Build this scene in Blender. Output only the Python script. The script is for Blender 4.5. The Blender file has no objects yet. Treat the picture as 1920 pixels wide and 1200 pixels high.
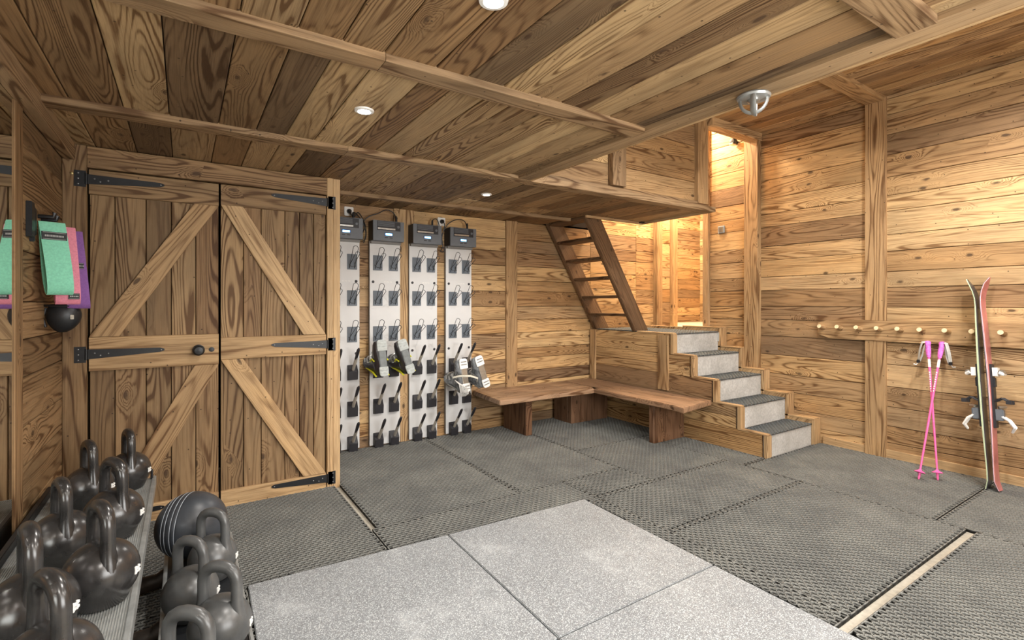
import bpy, bmesh, math, random
import numpy as np
from mathutils import Vector, Matrix
random.seed(7)
C = bpy.context.scene.collection
SC = bpy.context.scene
PI = math.pi
V = Vector

# ------------------------------------------------------------------ camera
cam_d = bpy.data.cameras.new('camera')
cam = bpy.data.objects.new('camera', cam_d); C.objects.link(cam)
cam.location = (0, 0, 1.3)
cam.rotation_euler = (PI/2, 0, -math.atan(615/934))
cam_d.sensor_width = 36; cam_d.lens = 934/1920*36
cam_d.shift_y = -30/1920
cam_d.clip_start = 0.05
SC.camera = cam
# ------------------------------------------------------------------ world, exposure
w = bpy.data.worlds.new('world'); SC.world = w; w.use_nodes = True
w.node_tree.nodes['Background'].inputs[0].default_value = (0.9, 0.95, 1, 1)
w.node_tree.nodes['Background'].inputs[1].default_value = 0.0
SC.view_settings.view_transform = 'Standard'
SC.view_settings.look = 'None'
SC.view_settings.gamma = 1
SC.view_settings.use_curve_mapping = False
SC.view_settings.exposure = .72
# ------------------------------------------------------------------ lights (visible downlights, unseen lamps, some added for fill)
def lamp(name, kind, loc, power, col, size=.05, rot=(0, 0, 0), angle=None, blend=.6, sy=None):
    d = bpy.data.lights.new(name, kind); d.energy = power; d.color = col
    if kind == 'AREA':
        d.size = size
        if sy: d.shape = 'RECTANGLE'; d.size_y = sy
    else: d.shadow_soft_size = size
    if kind == 'SPOT': d.spot_size = angle; d.spot_blend = blend
    o = bpy.data.objects.new(name, d); C.objects.link(o); o.location = loc; o.rotation_euler = rot
    return o
WHITE = (1, .945, .88); WARM = (1, .82, .58)
SPOTS = [(.686, 2.267), (.751, 1.238), (2.033, 3.462), (.0, .1), (1.35, .25), (.7, -.75), (1.6, -.7)]  # entries after the visible ones are unseen, added for even light
for i, (x, y) in enumerate(SPOTS):
    lamp('downlight_beam', 'SPOT', (x, y, 2.145), 34, WHITE, .035, angle=math.radians(160), blend=.9)
HIGH = [(3.85, .72), (3.75, -.6), (2.95, 1.22), (2.75, -.5)]  # the unseen one nearest the stairs is added to brighten the void wall
for (x, y) in HIGH:
    lamp('high_downlight_beam', 'SPOT', (x, y, 2.985), 72, WHITE, .04, angle=math.radians(168), blend=.6)
lamp('window_fill_light', 'AREA', (1.6, -1.235, 1.35), 52, (1, .985, .955), 2.2, rot=(PI/2, 0, 0), sy=1.2)  # added fill light behind the camera, at the unseen window
for (x, y, z, p) in [(4.62, 3.62, 3.42, 85), (5.5, 4.0, 3.3, 120), (6.05, 4.9, 2.9, 110), (4.55, 4.15, 3.35, 70)]:
    lamp('stairwell_lamp_glow', 'POINT', (x, y, z), p, WARM, .05)

# ------------------------------------------------------------------ mesh helpers
class MB:
    def __init__(s): s.v = []; s.f = []; s.m = []
    def add(s, vs, fs, mi=0):
        o = len(s.v); s.v += [tuple(p) for p in vs]; s.f += [tuple(i+o for i in f) for f in fs]; s.m += [mi]*len(fs); return s
    def box(s, a, b, mi=0, M=None):
        x0, y0, z0 = a; x1, y1, z1 = b
        vs = [V(p) for p in ((x0,y0,z0),(x1,y0,z0),(x1,y1,z0),(x0,y1,z0),(x0,y0,z1),(x1,y0,z1),(x1,y1,z1),(x0,y1,z1))]
        if M: vs = [M @ p for p in vs]
        return s.add(vs, [(0,3,2,1),(4,5,6,7),(0,1,5,4),(1,2,6,5),(2,3,7,6),(3,0,4,7)], mi)
    def tube(s, pts, r, n=8, closed=False, mi=0, flat=1.0):
        pts = [V(p) for p in pts]; k = len(pts)
        rs = r if isinstance(r, (list, tuple)) else [r]*k
        ref = None; base = len(s.v); rings = []
        for i, p in enumerate(pts):
            if closed: t = pts[(i+1) % k]-pts[i-1]
            else: t = pts[min(i+1, k-1)]-pts[max(i-1, 0)]
            t.normalize()
            if ref is None:
                ref = t.orthogonal().normalized()
            else:
                ref = (ref - t*ref.dot(t)).normalized()
            b = t.cross(ref)
            rings.append([p + (ref*math.cos(a)+b*math.sin(a)*flat)*rs[i] for a in [2*PI*j/n for j in range(n)]])
        vs = [q for rg in rings for q in rg]; fs = []
        for i in range(k if closed else k-1):
            a = i*n; b_ = ((i+1) % k)*n
            for j in range(n): fs.append((a+j, a+(j+1) % n, b_+(j+1) % n, b_+j))
        if not closed:
            fs.append(tuple(reversed(range(n)))); fs.append(tuple(range((k-1)*n, k*n)))
        return s.add(vs, fs, mi)
    def lathe(s, prof, n=24, M=None, mi=0, cap=True):
        vs = []; fs = []; k = len(prof)
        for (r, z) in prof:
            for j in range(n): a = 2*PI*j/n; vs.append(V((r*math.cos(a), r*math.sin(a), z)))
        if M: vs = [M @ p for p in vs]
        for i in range(k-1):
            for j in range(n): fs.append((i*n+j, i*n+(j+1) % n, (i+1)*n+(j+1) % n, (i+1)*n+j))
        if cap: fs.append(tuple(reversed(range(n)))); fs.append(tuple(range((k-1)*n, k*n)))
        return s.add(vs, fs, mi)
    def prism(s, poly, d0, d1, M=None, mi=0):      # poly in local xz, extruded along y
        n = len(poly); vs = [V((p[0], d0, p[1])) for p in poly]+[V((p[0], d1, p[1])) for p in poly]
        if M: vs = [M @ p for p in vs]
        fs = [tuple(range(n)), tuple(reversed(range(n, 2*n)))]
        fs += [(i, (i+n), ((i+1) % n)+n, (i+1) % n) for i in range(n)]
        return s.add(vs, fs, mi)
    def loft(s, rings, mi=0, cap=True):
        n = len(rings[0]); vs = [p for r in rings for p in r]; fs = []
        for i in range(len(rings)-1):
            for j in range(n): fs.append((i*n+j, i*n+(j+1) % n, (i+1)*n+(j+1) % n, (i+1)*n+j))
        if cap: fs.append(tuple(reversed(range(n)))); fs.append(tuple(range((len(rings)-1)*n, len(rings)*n)))
        return s.add(vs, fs, mi)
    def build(s, name, mat, parent=None, smooth=False, bevel=0, loc=None, fix=True):
        me = bpy.data.meshes.new(name); me.from_pydata(s.v, [], s.f)
        mats = mat if isinstance(mat, (list, tuple)) else [mat]
        for m in mats: me.materials.append(m)
        if len(mats) > 1:
            for p, i in zip(me.polygons, s.m): p.material_index = i
        if fix:
            bm = bmesh.new(); bm.from_mesh(me); bmesh.ops.recalc_face_normals(bm, faces=bm.faces)
            if bevel: bmesh.ops.bevel(bm, geom=[e for e in bm.edges if e.calc_face_angle(0) > .5], offset=bevel, segments=2, affect='EDGES', clamp_overlap=True)
            bm.to_mesh(me); bm.free()
        if smooth:
            for p in me.polygons: p.use_smooth = True
            try: me.set_sharp_from_angle(angle=math.radians(40))
            except Exception: pass
        o = bpy.data.objects.new(name, me); C.objects.link(o)
        if parent: o.parent = parent
        if loc: o.location = loc
        return o
def empty(name, loc=(0, 0, 0), rz=0, parent=None):
    o = bpy.data.objects.new(name, None); C.objects.link(o); o.location = loc; o.rotation_euler = (0, 0, rz)
    o.empty_display_size = .05
    if parent: o.parent = parent
    return o
def tag(o, label, cat, group=None):
    o['label'] = label; o['category'] = cat
    if group: o['group'] = group
    return o
def struct(o): o['kind'] = 'structure'; return o
KIDS = {}
def copy_tree(o, parent=None):
    c = o.copy(); C.objects.link(c)
    if parent: c.parent = parent
    for ch in [k for k in bpy.data.objects if k.parent == o]: copy_tree(ch, c)
    return c
def arc(c, r, a0, a1, n, ax=V((1, 0, 0)), ay=V((0, 0, 1))):
    return [V(c)+ax*r*math.cos(a0+(a1-a0)*i/n)+ay*r*math.sin(a0+(a1-a0)*i/n) for i in range(n+1)]

# ------------------------------------------------------------------ materials
class NT:
    def __init__(s, name):
        s.m = bpy.data.materials.new(name); s.m.use_nodes = True; s.t = s.m.node_tree
        s.b = s.t.nodes['Principled BSDF']
    def n(s, typ, **kw):
        nd = s.t.nodes.new(typ)
        for k, v in kw.items():
            if k.startswith('i_'):
                key = k[2:]; nd.inputs[int(key) if key.isdigit() else key].default_value = v
            else: setattr(nd, k, v)
        return nd
    def l(s, a, b): s.t.links.new(a, b)
    def math(s, op, a, b=None, c=None, clamp=False):
        nd = s.t.nodes.new('ShaderNodeMath'); nd.operation = op; nd.use_clamp = clamp
        for i, x in enumerate((a, b, c)):
            if x is None: continue
            if isinstance(x, (int, float)): nd.inputs[i].default_value = x
            else: s.l(x, nd.inputs[i])
        return nd.outputs[0]
    def vmath(s, op, a, b):
        nd = s.t.nodes.new('ShaderNodeVectorMath'); nd.operation = op
        for i, x in enumerate((a, b)):
            if isinstance(x, (tuple, list)): nd.inputs[i].default_value = x
            else: s.l(x, nd.inputs[i])
        return nd.outputs[0]
    def noise(s, vec, scale, detail=2, rough=.5, dist=0, out=0):
        nd = s.n('ShaderNodeTexNoise'); nd.inputs['Scale'].default_value = scale; nd.inputs['Detail'].default_value = detail
        nd.inputs['Roughness'].default_value = rough; nd.inputs['Distortion'].default_value = dist
        s.l(vec, nd.inputs['Vector']); return nd.outputs[out]
    def ramp(s, fac, stops, interp='LINEAR'):
        nd = s.n('ShaderNodeValToRGB'); cr = nd.color_ramp; cr.interpolation = interp
        while len(cr.elements) < len(stops): cr.elements.new(.5)
        for e, (p, c) in zip(cr.elements, stops):
            e.position = p; e.color = (c[0], c[1], c[2], 1) if isinstance(c, (tuple, list)) else (c, c, c, 1)
        s.l(fac, nd.inputs[0]); return nd.outputs[0]
    def mix(s, mode, fac, a, b):
        nd = s.n('ShaderNodeMix', data_type='RGBA', blend_type=mode)
        for sock, x in ((nd.inputs[0], fac), (nd.inputs[6], a), (nd.inputs[7], b)):
            if isinstance(x, (int, float)): sock.default_value = x
            elif isinstance(x, (tuple, list)): sock.default_value = (*x[:3], 1)
            else: s.l(x, sock)
        return nd.outputs[2]
    def bump(s, h, strength=.3, dist=.002):
        nd = s.n('ShaderNodeBump'); nd.inputs['Strength'].default_value = strength; nd.inputs['Distance'].default_value = dist
        s.l(h, nd.inputs['Height']); s.l(nd.outputs[0], s.b.inputs['Normal'])

def wood(name, palette, grain=.55, contrast=1.0, rough=.62, rings=15, knots=.16, stain=.45, bump=.35):
    k = NT(name); tc = k.n('ShaderNodeTexCoord'); oi = k.n('ShaderNodeObjectInfo')
    wn = k.n('ShaderNodeTexWhiteNoise', noise_dimensions='1D'); k.l(oi.outputs['Random'], wn.inputs['W'])
    off = k.vmath('SCALE', wn.outputs['Color'], (0, 0, 0)); off.node.inputs['Scale'].default_value = 60
    sep = k.n('ShaderNodeSeparateXYZ'); k.l(tc.outputs['Object'], sep.inputs[0])
    yz = k.math('ADD', sep.outputs[1], k.math('MULTIPLY', sep.outputs[2], .8))
    so = k.n('ShaderNodeSeparateXYZ'); k.l(off, so.inputs[0])
    rc = k.n('ShaderNodeSeparateColor'); k.l(wn.outputs['Color'], rc.inputs[0])
    x = k.math('ADD', sep.outputs[0], so.outputs[0]); y = k.math('ADD', yz, so.outputs[1])
    def vec(sx, sy):
        c = k.n('ShaderNodeCombineXYZ'); k.l(k.math('MULTIPLY', x, sx), c.inputs[0]); k.l(k.math('MULTIPLY', y, sy), c.inputs[1])
        k.l(so.outputs[2], c.inputs[2]); return c.outputs[0]
    # sparse knots
    vo = k.n('ShaderNodeTexVoronoi', voronoi_dimensions='2D', feature='F1'); vo.inputs['Scale'].default_value = 1; vo.inputs['Randomness'].default_value = .9
    k.l(vec(3.4, 7.5), vo.inputs['Vector'])
    sc = k.n('ShaderNodeSeparateColor'); k.l(vo.outputs['Color'], sc.inputs[0])
    on = k.math('GREATER_THAN', sc.outputs[0], 1-knots); d = k.math('ADD', vo.outputs['Distance'], k.math('MULTIPLY', k.math('SUBTRACT', k.noise(vec(16, 34), 1, 2, .6), .5), .16))
    kb = k.math('MULTIPLY', k.math('EXPONENT', k.math('MULTIPLY', k.math('MULTIPLY', d, d), -16)), on)
    # growth rings: contours of a stretched field on a slope across the board
    f1 = k.noise(vec(.62, 6.5), 1, 1.2, .4); f2 = k.noise(vec(4.5, 26), 1, 2, .5)
    lin = k.math('MULTIPLY', yz, k.math('MULTIPLY', k.math('SUBTRACT', rc.outputs[0], .35), 3.2))
    F = k.math('ADD', k.math('ADD', k.math('ADD', f1, lin), k.math('MULTIPLY', kb, .30)), k.math('MULTIPLY', f2, .03))
    si = k.math('SINE', k.math('MULTIPLY', F, rings*2*PI))
    s01 = k.math('ADD', k.math('MULTIPLY', si, .5), .5)
    ring = k.math('POWER', s01, 3.0)
    patch = k.ramp(k.noise(vec(1.3, 10), 1, 2, .6), [(.34, .12), (.62, 1)])
    amp = k.math('ADD', .45, k.math('MULTIPLY', rc.outputs[1], 1.15))
    ringm = k.math('MULTIPLY', k.math('MULTIPLY', ring, patch), amp)
    fib = k.noise(vec(6, 260), 1, 3, .7)
    streak = k.noise(vec(1.1, 38), 1, 3, .6)
    stn = k.noise(vec(1.3, 5.5), 1.0, 4, .65)
    base = k.ramp(wn.outputs['Value'], palette, 'LINEAR')
    g = k.math('MULTIPLY', ringm, grain*1.75*contrast)
    g = k.math('ADD', g, k.math('MULTIPLY', k.math('SUBTRACT', fib, .47), 1.5))
    g = k.math('ADD', g, k.math('MULTIPLY', k.ramp(streak, [(.50, 0), (.70, 1)]), .45))
    dark = k.mix('MULTIPLY', 1.0, base, (.33, .26, .205))
    grey = k.mix('MULTIPLY', 1.0, base, (.50, .53, .56))
    col = k.mix('MIX', k.math('MULTIPLY', k.ramp(stn, [(.47, 0), (.68, 1)]), stain*1.25), base, grey)
    hl = k.ramp(stn, [(.26, 1), (.44, 0)])
    col = k.mix('MIX', k.math('MULTIPLY', hl, .45), col, k.mix('MULTIPLY', 1.0, base, (1.5, 1.42, 1.25)))
    col = k.mix('MIX', k.math('MULTIPLY', g, 1.0, clamp=True), col, dark)
    core = k.math('MULTIPLY', k.ramp(d, [(.045, 1), (.11, 0)]), on)
    col = k.mix('MIX', k.math('MULTIPLY', core, .85), col, (.055, .03, .016))
    nv = k.n('ShaderNodeTexVoronoi', voronoi_dimensions='2D'); nv.inputs['Scale'].default_value = 1; k.l(vec(8, 8), nv.inputs['Vector'])
    ns = k.n('ShaderNodeSeparateColor'); k.l(nv.outputs['Color'], ns.inputs[0])
    nh = k.math('MULTIPLY', k.math('LESS_THAN', nv.outputs['Distance'], .032), k.math('GREATER_THAN', ns.outputs[1], .6))
    col = k.mix('MIX', k.math('MULTIPLY', nh, .8), col, (.03, .018, .01))
    k.l(col, k.b.inputs['Base Color'])
    k.b.inputs['Roughness'].default_value = rough
    k.b.inputs['Specular IOR Level'].default_value = .3
    k.bump(k.math('SUBTRACT', k.math('MULTIPLY', fib, .6), k.math('MULTIPLY', ring, .6)), bump, .0018)
    return k.m
def pal(*cs, k=(1, 1, 1)): n = len(cs); return [(i/(n-1), tuple(a*b for a, b in zip(c, k))) for i, c in enumerate(cs)]
W_CEIL = wood('aged_ceiling_wood', pal((.17,.10,.05),(.50,.37,.215),(.25,.155,.08),(.56,.42,.25),(.34,.22,.115),(.14,.095,.058),(.47,.34,.20), k=(1, .95, .86)), grain=.68, rings=25)
W_WALL = wood('honey_wall_wood', pal((.38,.235,.115),(.66,.465,.25),(.33,.22,.13),(.70,.51,.285),(.50,.32,.155),(.27,.18,.11),(.62,.45,.265), k=(1, .95, .86)), grain=.55, rings=21)
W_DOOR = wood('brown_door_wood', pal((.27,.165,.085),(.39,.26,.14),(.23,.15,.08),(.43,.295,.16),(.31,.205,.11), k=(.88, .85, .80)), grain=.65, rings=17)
W_TRIM = wood('trim_wood', pal((.47,.32,.175),(.55,.385,.215),(.44,.295,.16),(.60,.43,.25), k=(.97, .93, .86)), grain=.42, stain=.3, knots=.10, rings=17)
W_BEAM = wood('beam_wood', pal((.37,.255,.15),(.45,.32,.19),(.33,.225,.13),(.43,.305,.185), k=(.86, .82, .76)), grain=.6, stain=.45, rings=17)
W_DARK = wood('dark_bench_wood', pal((.17,.09,.05),(.23,.13,.075),(.19,.10,.055)), grain=.6, stain=.4, rough=.45)
W_LADR = wood('ladder_wood', pal((.16,.095,.05),(.20,.12,.065)), grain=.6, stain=.5, knots=.5)
W_BENCH = wood('bench_top_wood', pal((.35,.215,.13),(.45,.30,.19),(.39,.245,.15)), grain=.6, stain=.5, rough=.42, knots=.3)

def simple(name, col, rough=.5, metal=0, spec=.5, emit=None, estr=0, noise=None, bump=None, coat=0):
    k = NT(name); k.b.inputs['Base Color'].default_value = (*col, 1); k.b.inputs['Roughness'].default_value = rough
    k.b.inputs['Metallic'].default_value = metal; k.b.inputs['Specular IOR Level'].default_value = spec
    if coat: k.b.inputs['Coat Weight'].default_value = coat
    if emit: k.b.inputs['Emission Color'].default_value = (*emit, 1); k.b.inputs['Emission Strength'].default_value = estr
    tc = k.n('ShaderNodeTexCoord')
    if noise:
        sc, amt = noise; nz = k.noise(tc.outputs['Object'], sc, 4, .6)
        f = k.ramp(nz, [(.3, 1-amt), (.7, 1+amt)])
        k.l(k.mix('MULTIPLY', 1.0, col, f), k.b.inputs['Base Color'])
    if bump:
        sc, st = bump; k.bump(k.noise(tc.outputs['Object'], sc, 3, .6), st, .002)
    return k.m
M_GAP = simple('dark_backing', (.035, .022, .014), .9)
M_BLACK = simple('black_iron', (.018, .02, .023), .42, .3, noise=(30, .15))
M_RIVET = simple('grey_rivet', (.22, .23, .24), .35, .8, noise=(60, .1))
M_STEEL = simple('brushed_steel', (.52, .52, .50), .32, .9, noise=(40, .12))
M_PANEL = simple('grey_white_panel_paint', (.64, .65, .655), .45, 0, noise=(6, .03))
M_PANSIDE = simple('grey_panel_edge', (.20, .195, .185), .5, noise=(10, .05))
M_BOX = simple('slate_grey_plastic', (.13, .145, .165), .45, noise=(20, .06))
M_BOXD = simple('charcoal_plastic', (.02, .02, .025), .5, noise=(20, .08))
M_PLATE = simple('blue_grey_plate', (.115, .14, .17), .5, noise=(20, .06))
M_WIRE = simple('dark_wire', (.04, .045, .05), .4, .4, noise=(20, .05))
M_CABLE = simple('black_cable', (.012, .012, .014), .5, noise=(20, .05))
M_TUBE = simple('beige_grey_tube', (.50, .47, .41), .45, .2, noise=(12, .08))
M_SCREEN = simple('lit_blue_screen', (.1, .3, .6), .3, emit=(.25, .62, 1.0), estr=3.2, noise=(50, .05))
M_WPLAS = simple('white_plastic', (.80, .80, .78), .35, noise=(20, .03))
M_MARK = simple('white_print', (.85, .85, .83), .5, noise=(80, .04))
M_IRON = simple('kettlebell_black_enamel', (.026, .025, .025), .25, .0, .65, noise=(14, .45), bump=(60, .06))
M_IRON2 = simple('dusty_kettlebell_enamel', (.082, .085, .086), .33, .15, .6, noise=(10, .35), bump=(60, .06))
M_RUB = simple('black_rubber', (.030, .031, .034), .55, noise=(25, .2), bump=(90, .15))
M_FOOT = simple('worn_dark_foot_tube', (.055, .045, .038), .45, .3, noise=(12, .4))
M_ALU = simple('scuffed_aluminium_edge', (.36, .38, .38), .42, .5, noise=(14, .25))
M_GREEN = simple('mint_elastic_fabric', (.22, .60, .43), .85, noise=(120, .12), bump=(400, .3))
M_PINK = simple('pink_elastic_fabric', (.72, .25, .34), .85, noise=(120, .12), bump=(400, .3))
M_PURP = simple('purple_elastic_fabric', (.23, .10, .33), .85, noise=(120, .12), bump=(400, .3))
M_LABEL = simple('black_woven_label', (.02, .022, .024), .7, noise=(200, .2))
M_CONC = NT('pale_concrete')
def concrete():
    k = M_CONC; tc = k.n('ShaderNodeTexCoord'); a = k.noise(tc.outputs['Object'], 4, 5, .65); b = k.noise(tc.outputs['Object'], 55, 3, .6)
    vz = k.n('ShaderNodeTexVoronoi'); vz.inputs['Scale'].default_value = 26; k.l(tc.outputs['Object'], vz.inputs['Vector'])
    c = k.ramp(a, [(.3, (.42, .41, .385)), (.7, (.62, .615, .59))])
    c = k.mix('MULTIPLY', 1.0, c, k.ramp(b, [(.35, .82), (.65, 1.05)]))
    c = k.mix('MIX', k.math('MULTIPLY', k.math('LESS_THAN', vz.outputs['Distance'], .1), .4), c, (.22, .2, .18))
    k.l(c, k.b.inputs['Base Color']); k.b.inputs['Roughness'].default_value = .8; k.bump(b, .4, .003); return k.m
M_CONC = concrete()
def gymtile():
    k = NT('flecked_grey_rubber'); tc = k.n('ShaderNodeTexCoord'); oi = k.n('ShaderNodeObjectInfo')
    p = tc.outputs['Object']
    a = k.noise(p, 210, 2, .6); b = k.noise(p, 130, 1, .5); c = k.noise(p, 2.2, 4, .6); d = k.noise(p, 7, 4, .65)
    base = k.ramp(c, [(.3, (.165, .175, .185)), (.7, (.215, .228, .24))])
    col = k.mix('MIX', k.ramp(a, [(.53, 0), (.60, 1)]), base, (.46, .49, .50))
    col = k.mix('MIX', k.ramp(b, [(.30, .6), (.40, 0)]), col, (.10, .105, .11))
    chalk = k.math('MULTIPLY', k.ramp(c, [(.52, 0), (.75, 1)]), k.ramp(d, [(.5, 0), (.7, .7)]))
    col = k.mix('MIX', chalk, col, (.52, .545, .555))
    k.l(col, k.b.inputs['Base Color']); k.b.inputs['Roughness'].default_value = .62; k.bump(a, .25, .001); return k.m
M_GYM = gymtile()
def ringmat():
    k = NT('dusty_ring_mat_shaded_holes'); tc = k.n('ShaderNodeTexCoord'); p = tc.outputs['Object']
    a = k.noise(p, 3, 4, .6); b = k.noise(p, 90, 3, .6)
    ge = k.n('ShaderNodeNewGeometry'); sp = k.n('ShaderNodeSeparateXYZ'); k.l(ge.outputs['Normal'], sp.inputs[0])
    po = k.n('ShaderNodeSeparateXYZ'); k.l(p, po.inputs[0])
    top = k.math('MULTIPLY', k.ramp(sp.outputs[2], [(.5, 0), (.9, 1)]), k.math('GREATER_THAN', po.outputs[2], .008))
    dust = k.ramp(a, [(.3, (.17, .173, .165)), (.7, (.27, .272, .25))])
    dust = k.mix('MULTIPLY', 1.0, dust, k.ramp(b, [(.3, .75), (.7, 1.2)]))
    col = k.mix('MIX', top, (.012, .012, .011), dust)  # near-black sides and web put the shade of the holes into the colour
    k.l(col, k.b.inputs['Base Color']); k.b.inputs['Roughness'].default_value = .6; k.b.inputs['Specular IOR Level'].default_value = .18; k.bump(b, .2, .001); return k.m
M_RING = ringmat()
def stairmat():
    k = NT('dark_stair_mat_rubber'); tc = k.n('ShaderNodeTexCoord'); b = k.noise(tc.outputs['Object'], 60, 3, .6)
    k.l(k.ramp(b, [(.3, (.05, .058, .06)), (.7, (.095, .105, .108))]), k.b.inputs['Base Color']); k.b.inputs['Roughness'].default_value = .5; return k.m
M_SRING = stairmat()
def floormat():
    k = NT('worn_beige_screed'); tc = k.n('ShaderNodeTexCoord'); a = k.noise(tc.outputs['Object'], 3, 5, .6); b = k.noise(tc.outputs['Object'], 40, 3, .6)
    c = k.ramp(a, [(.3, (.36, .33, .27)), (.7, (.48, .45, .38))]); c = k.mix('MULTIPLY', 1.0, c, k.ramp(b, [(.3, .8), (.7, 1.1)]))
    k.l(c, k.b.inputs['Base Color']); k.b.inputs['Roughness'].default_value = .75; return k.m
M_FLOOR = floormat()
M_MIRROR = simple('mirror_glass', (.80, .82, .80), .015, 1.0, noise=(3, .01))
M_LAMPGLOW = simple('lit_lamp_lens', (1, 1, 1), .3, emit=(1, .97, .92), estr=28, noise=(5, .01))
M_WARMGLOW = simple('lit_warm_lens', (1, .9, .7), .3, emit=(1, .85, .6), estr=12, noise=(5, .01))

# ------------------------------------------------------------------ planks
def plank(name, parent, c, L, W, T, xd, zd, mat, ch=.003):
    """board centred at c; xd = length direction, zd = face normal (outwards)"""
    x = V(xd).normalized(); z = V(zd).normalized(); y = z.cross(x)
    M = Matrix(((x.x, y.x, z.x, c[0]), (x.y, y.y, z.y, c[1]), (x.z, y.z, z.z, c[2]), (0, 0, 0, 1)))
    h = W/2; t = T/2; ch = min(ch, h*.4, t*.6)
    sec = [(-h, -t), (h, -t), (h, t-ch), (h-ch, t), (-h+ch, t), (-h, t-ch)]
    vs = [(-L/2, a, b) for a, b in sec]+[(L/2, a, b) for a, b in sec]
    fs = [tuple(reversed(range(6))), tuple(range(6, 12))]+[(i, (i+1) % 6, (i+1) % 6+6, i+6) for i in range(6)]
    me = bpy.data.meshes.new(name); me.from_pydata(vs, [], fs); me.materials.append(mat)
    o = bpy.data.objects.new(name, me); C.objects.link(o)
    if parent: o.parent = parent; o.matrix_parent_inverse = parent.matrix_basis.inverted()
    o.matrix_basis = M
    return o
def clad(parent, org, ld, sd, nd, l0, l1, s0, s1, mat, seed, wr=(.12, .19), seglen=(1.2, 2.6), T=.018, breaks=None, name='plank', gap=.0038):
    """fill a rectangle with boards: ld length dir, sd stacking dir, nd normal; org + ld*l + sd*s is on the finished face"""
    rn = random.Random(seed); org = V(org); ld = V(ld); sd = V(sd); nd = V(nd); s = s0
    while s < s1-.005:
        wdt = rn.uniform(*wr)
        if s+wdt > s1-.06: wdt = s1-s
        cuts = [l0]
        if breaks is None:
            p = l0+rn.uniform(.4, seglen[1])
            while p < l1-.35: cuts.append(p); p += rn.uniform(*seglen)
        else: cuts += [b for b in breaks if l0+.05 < b < l1-.05]
        cuts.append(l1)
        for a, b in zip(cuts[:-1], cuts[1:]):
            pr = rn.uniform(-.0018, .0018)
            plank(name, parent, org+ld*((a+b)/2)+sd*(s+wdt/2)+nd*(pr-T/2), b-a-gap, wdt-gap, T, ld, nd, mat)
        s += wdt

X_, Y_, Z_ = V((1, 0, 0)), V((0, 1, 0)), V((0, 0, 1))
XL = -.557; XR = 4.92; YB = 4.46; YD = 3.65; YF = -1.3; ZC = 2.185; ZH = 3.04; XE = 2.02; YV = 2.94

# floor slab
floor = struct(MB().box((XL-.1, YF-.1, -.12), (XR+.1, YB+.12, 0)).build('floor', M_FLOOR))
# ---- left wall
wl = struct(MB().box((XL-.12, YF-.1, 0), (XL-.02, YB+.1, ZC+.1)).build('wall_left', M_GAP))
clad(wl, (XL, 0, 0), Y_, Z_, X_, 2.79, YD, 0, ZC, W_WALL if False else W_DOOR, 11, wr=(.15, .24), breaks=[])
plank('trim_board', wl, (XL-.006, 2.735, ZC/2), ZC, .115, .03, Z_, X_, W_DOOR)
plank('trim_board', wl, (XL+.03, 1.2, ZC-.045), 4.88, .09, .05, Y_, X_, W_BEAM)
mir = MB().box((XL-.018, YF+.05, .06), (XL+.004, 2.672, 2.095)).build('mirror', M_MIRROR)
tag(mir, 'tall frameless mirror on the left wall reflecting the barn door', 'mirror')
# ---- front wall behind the camera
wf = struct(MB().box((XL-.1, YF-.12, 0), (XR+.1, YF-.02, ZH+.1)).build('wall_front', M_GAP))
clad(wf, (0, YF, 0), X_, Z_, Y_, XL, XR, 0, ZH, W_WALL, 12, wr=(.22, .3), breaks=[1.2, 3.0])
wd = struct(MB().box((.45, YF+.002, .70), (2.75, YF+.03, 2.0)).build('fill_window_1', simple('frosted_fill_glow_glass', (.85, .88, .9), .4, emit=(.9, .95, 1), estr=1.2, noise=(4, .02))))  # unseen glowing window, added to fill the room with light
for x in (.45, 1.6, 2.75): plank('fill_window_frame', wd, (x, YF+.03, 1.35), 1.4, .08, .05, Z_, Y_, W_TRIM)
for z in (.68, 2.02): plank('fill_window_frame', wd, (1.6, YF+.03, z), 2.38, .08, .05, X_, Y_, W_TRIM)
# ---- right wall
wr_ = struct(MB().box((XR+.02, YF-.1, 0), (XR+.14, 3.50, 3.75)).build('wall_right', M_GAP))
clad(wr_, (XR, 0, 0), Y_, Z_, -X_, YF, 3.50, 0, 3.72, W_WALL, 13, wr=(.12, .20), breaks=[-.3, 1.83, 2.93])
plank('post', wr_, (XR-.012, 1.833, 1.515), 3.03, .15, .045, Z_, -X_, W_TRIM)
plank('post', wr_, (XR-.025, 2.925, 1.515), 3.03, .15, .07, Z_, -X_, W_TRIM)
plank('trim_board', wr_, (XR-.012, 3.475, 2.35), 2.7, .07, .05, Z_, -X_, W_TRIM)
struct(plank('baseboard_right', None, (XR-.010, (YF+2.25)/2, .045), 2.25-YF, .082, .018, Y_, -X_, W_TRIM))
# ---- back wall
wb = struct(MB().box((.8, YB+.02, 0), (4.1, YB+.12, ZC+.02)).build('wall_back', M_GAP))
clad(wb, (0, YB, 0), X_, Z_, -Y_, .90, 4.06, 0, ZC, W_WALL, 14, wr=(.10, .17), breaks=[1.72, 2.92])
plank('post', wb, (2.92, YB-.012, ZC/2), ZC, .14, .03, Z_, -Y_, W_TRIM)
plank('post', wb, (1.72, YB-.004, ZC/2), ZC, .2, .02, Z_, -Y_, W_TRIM)
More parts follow.
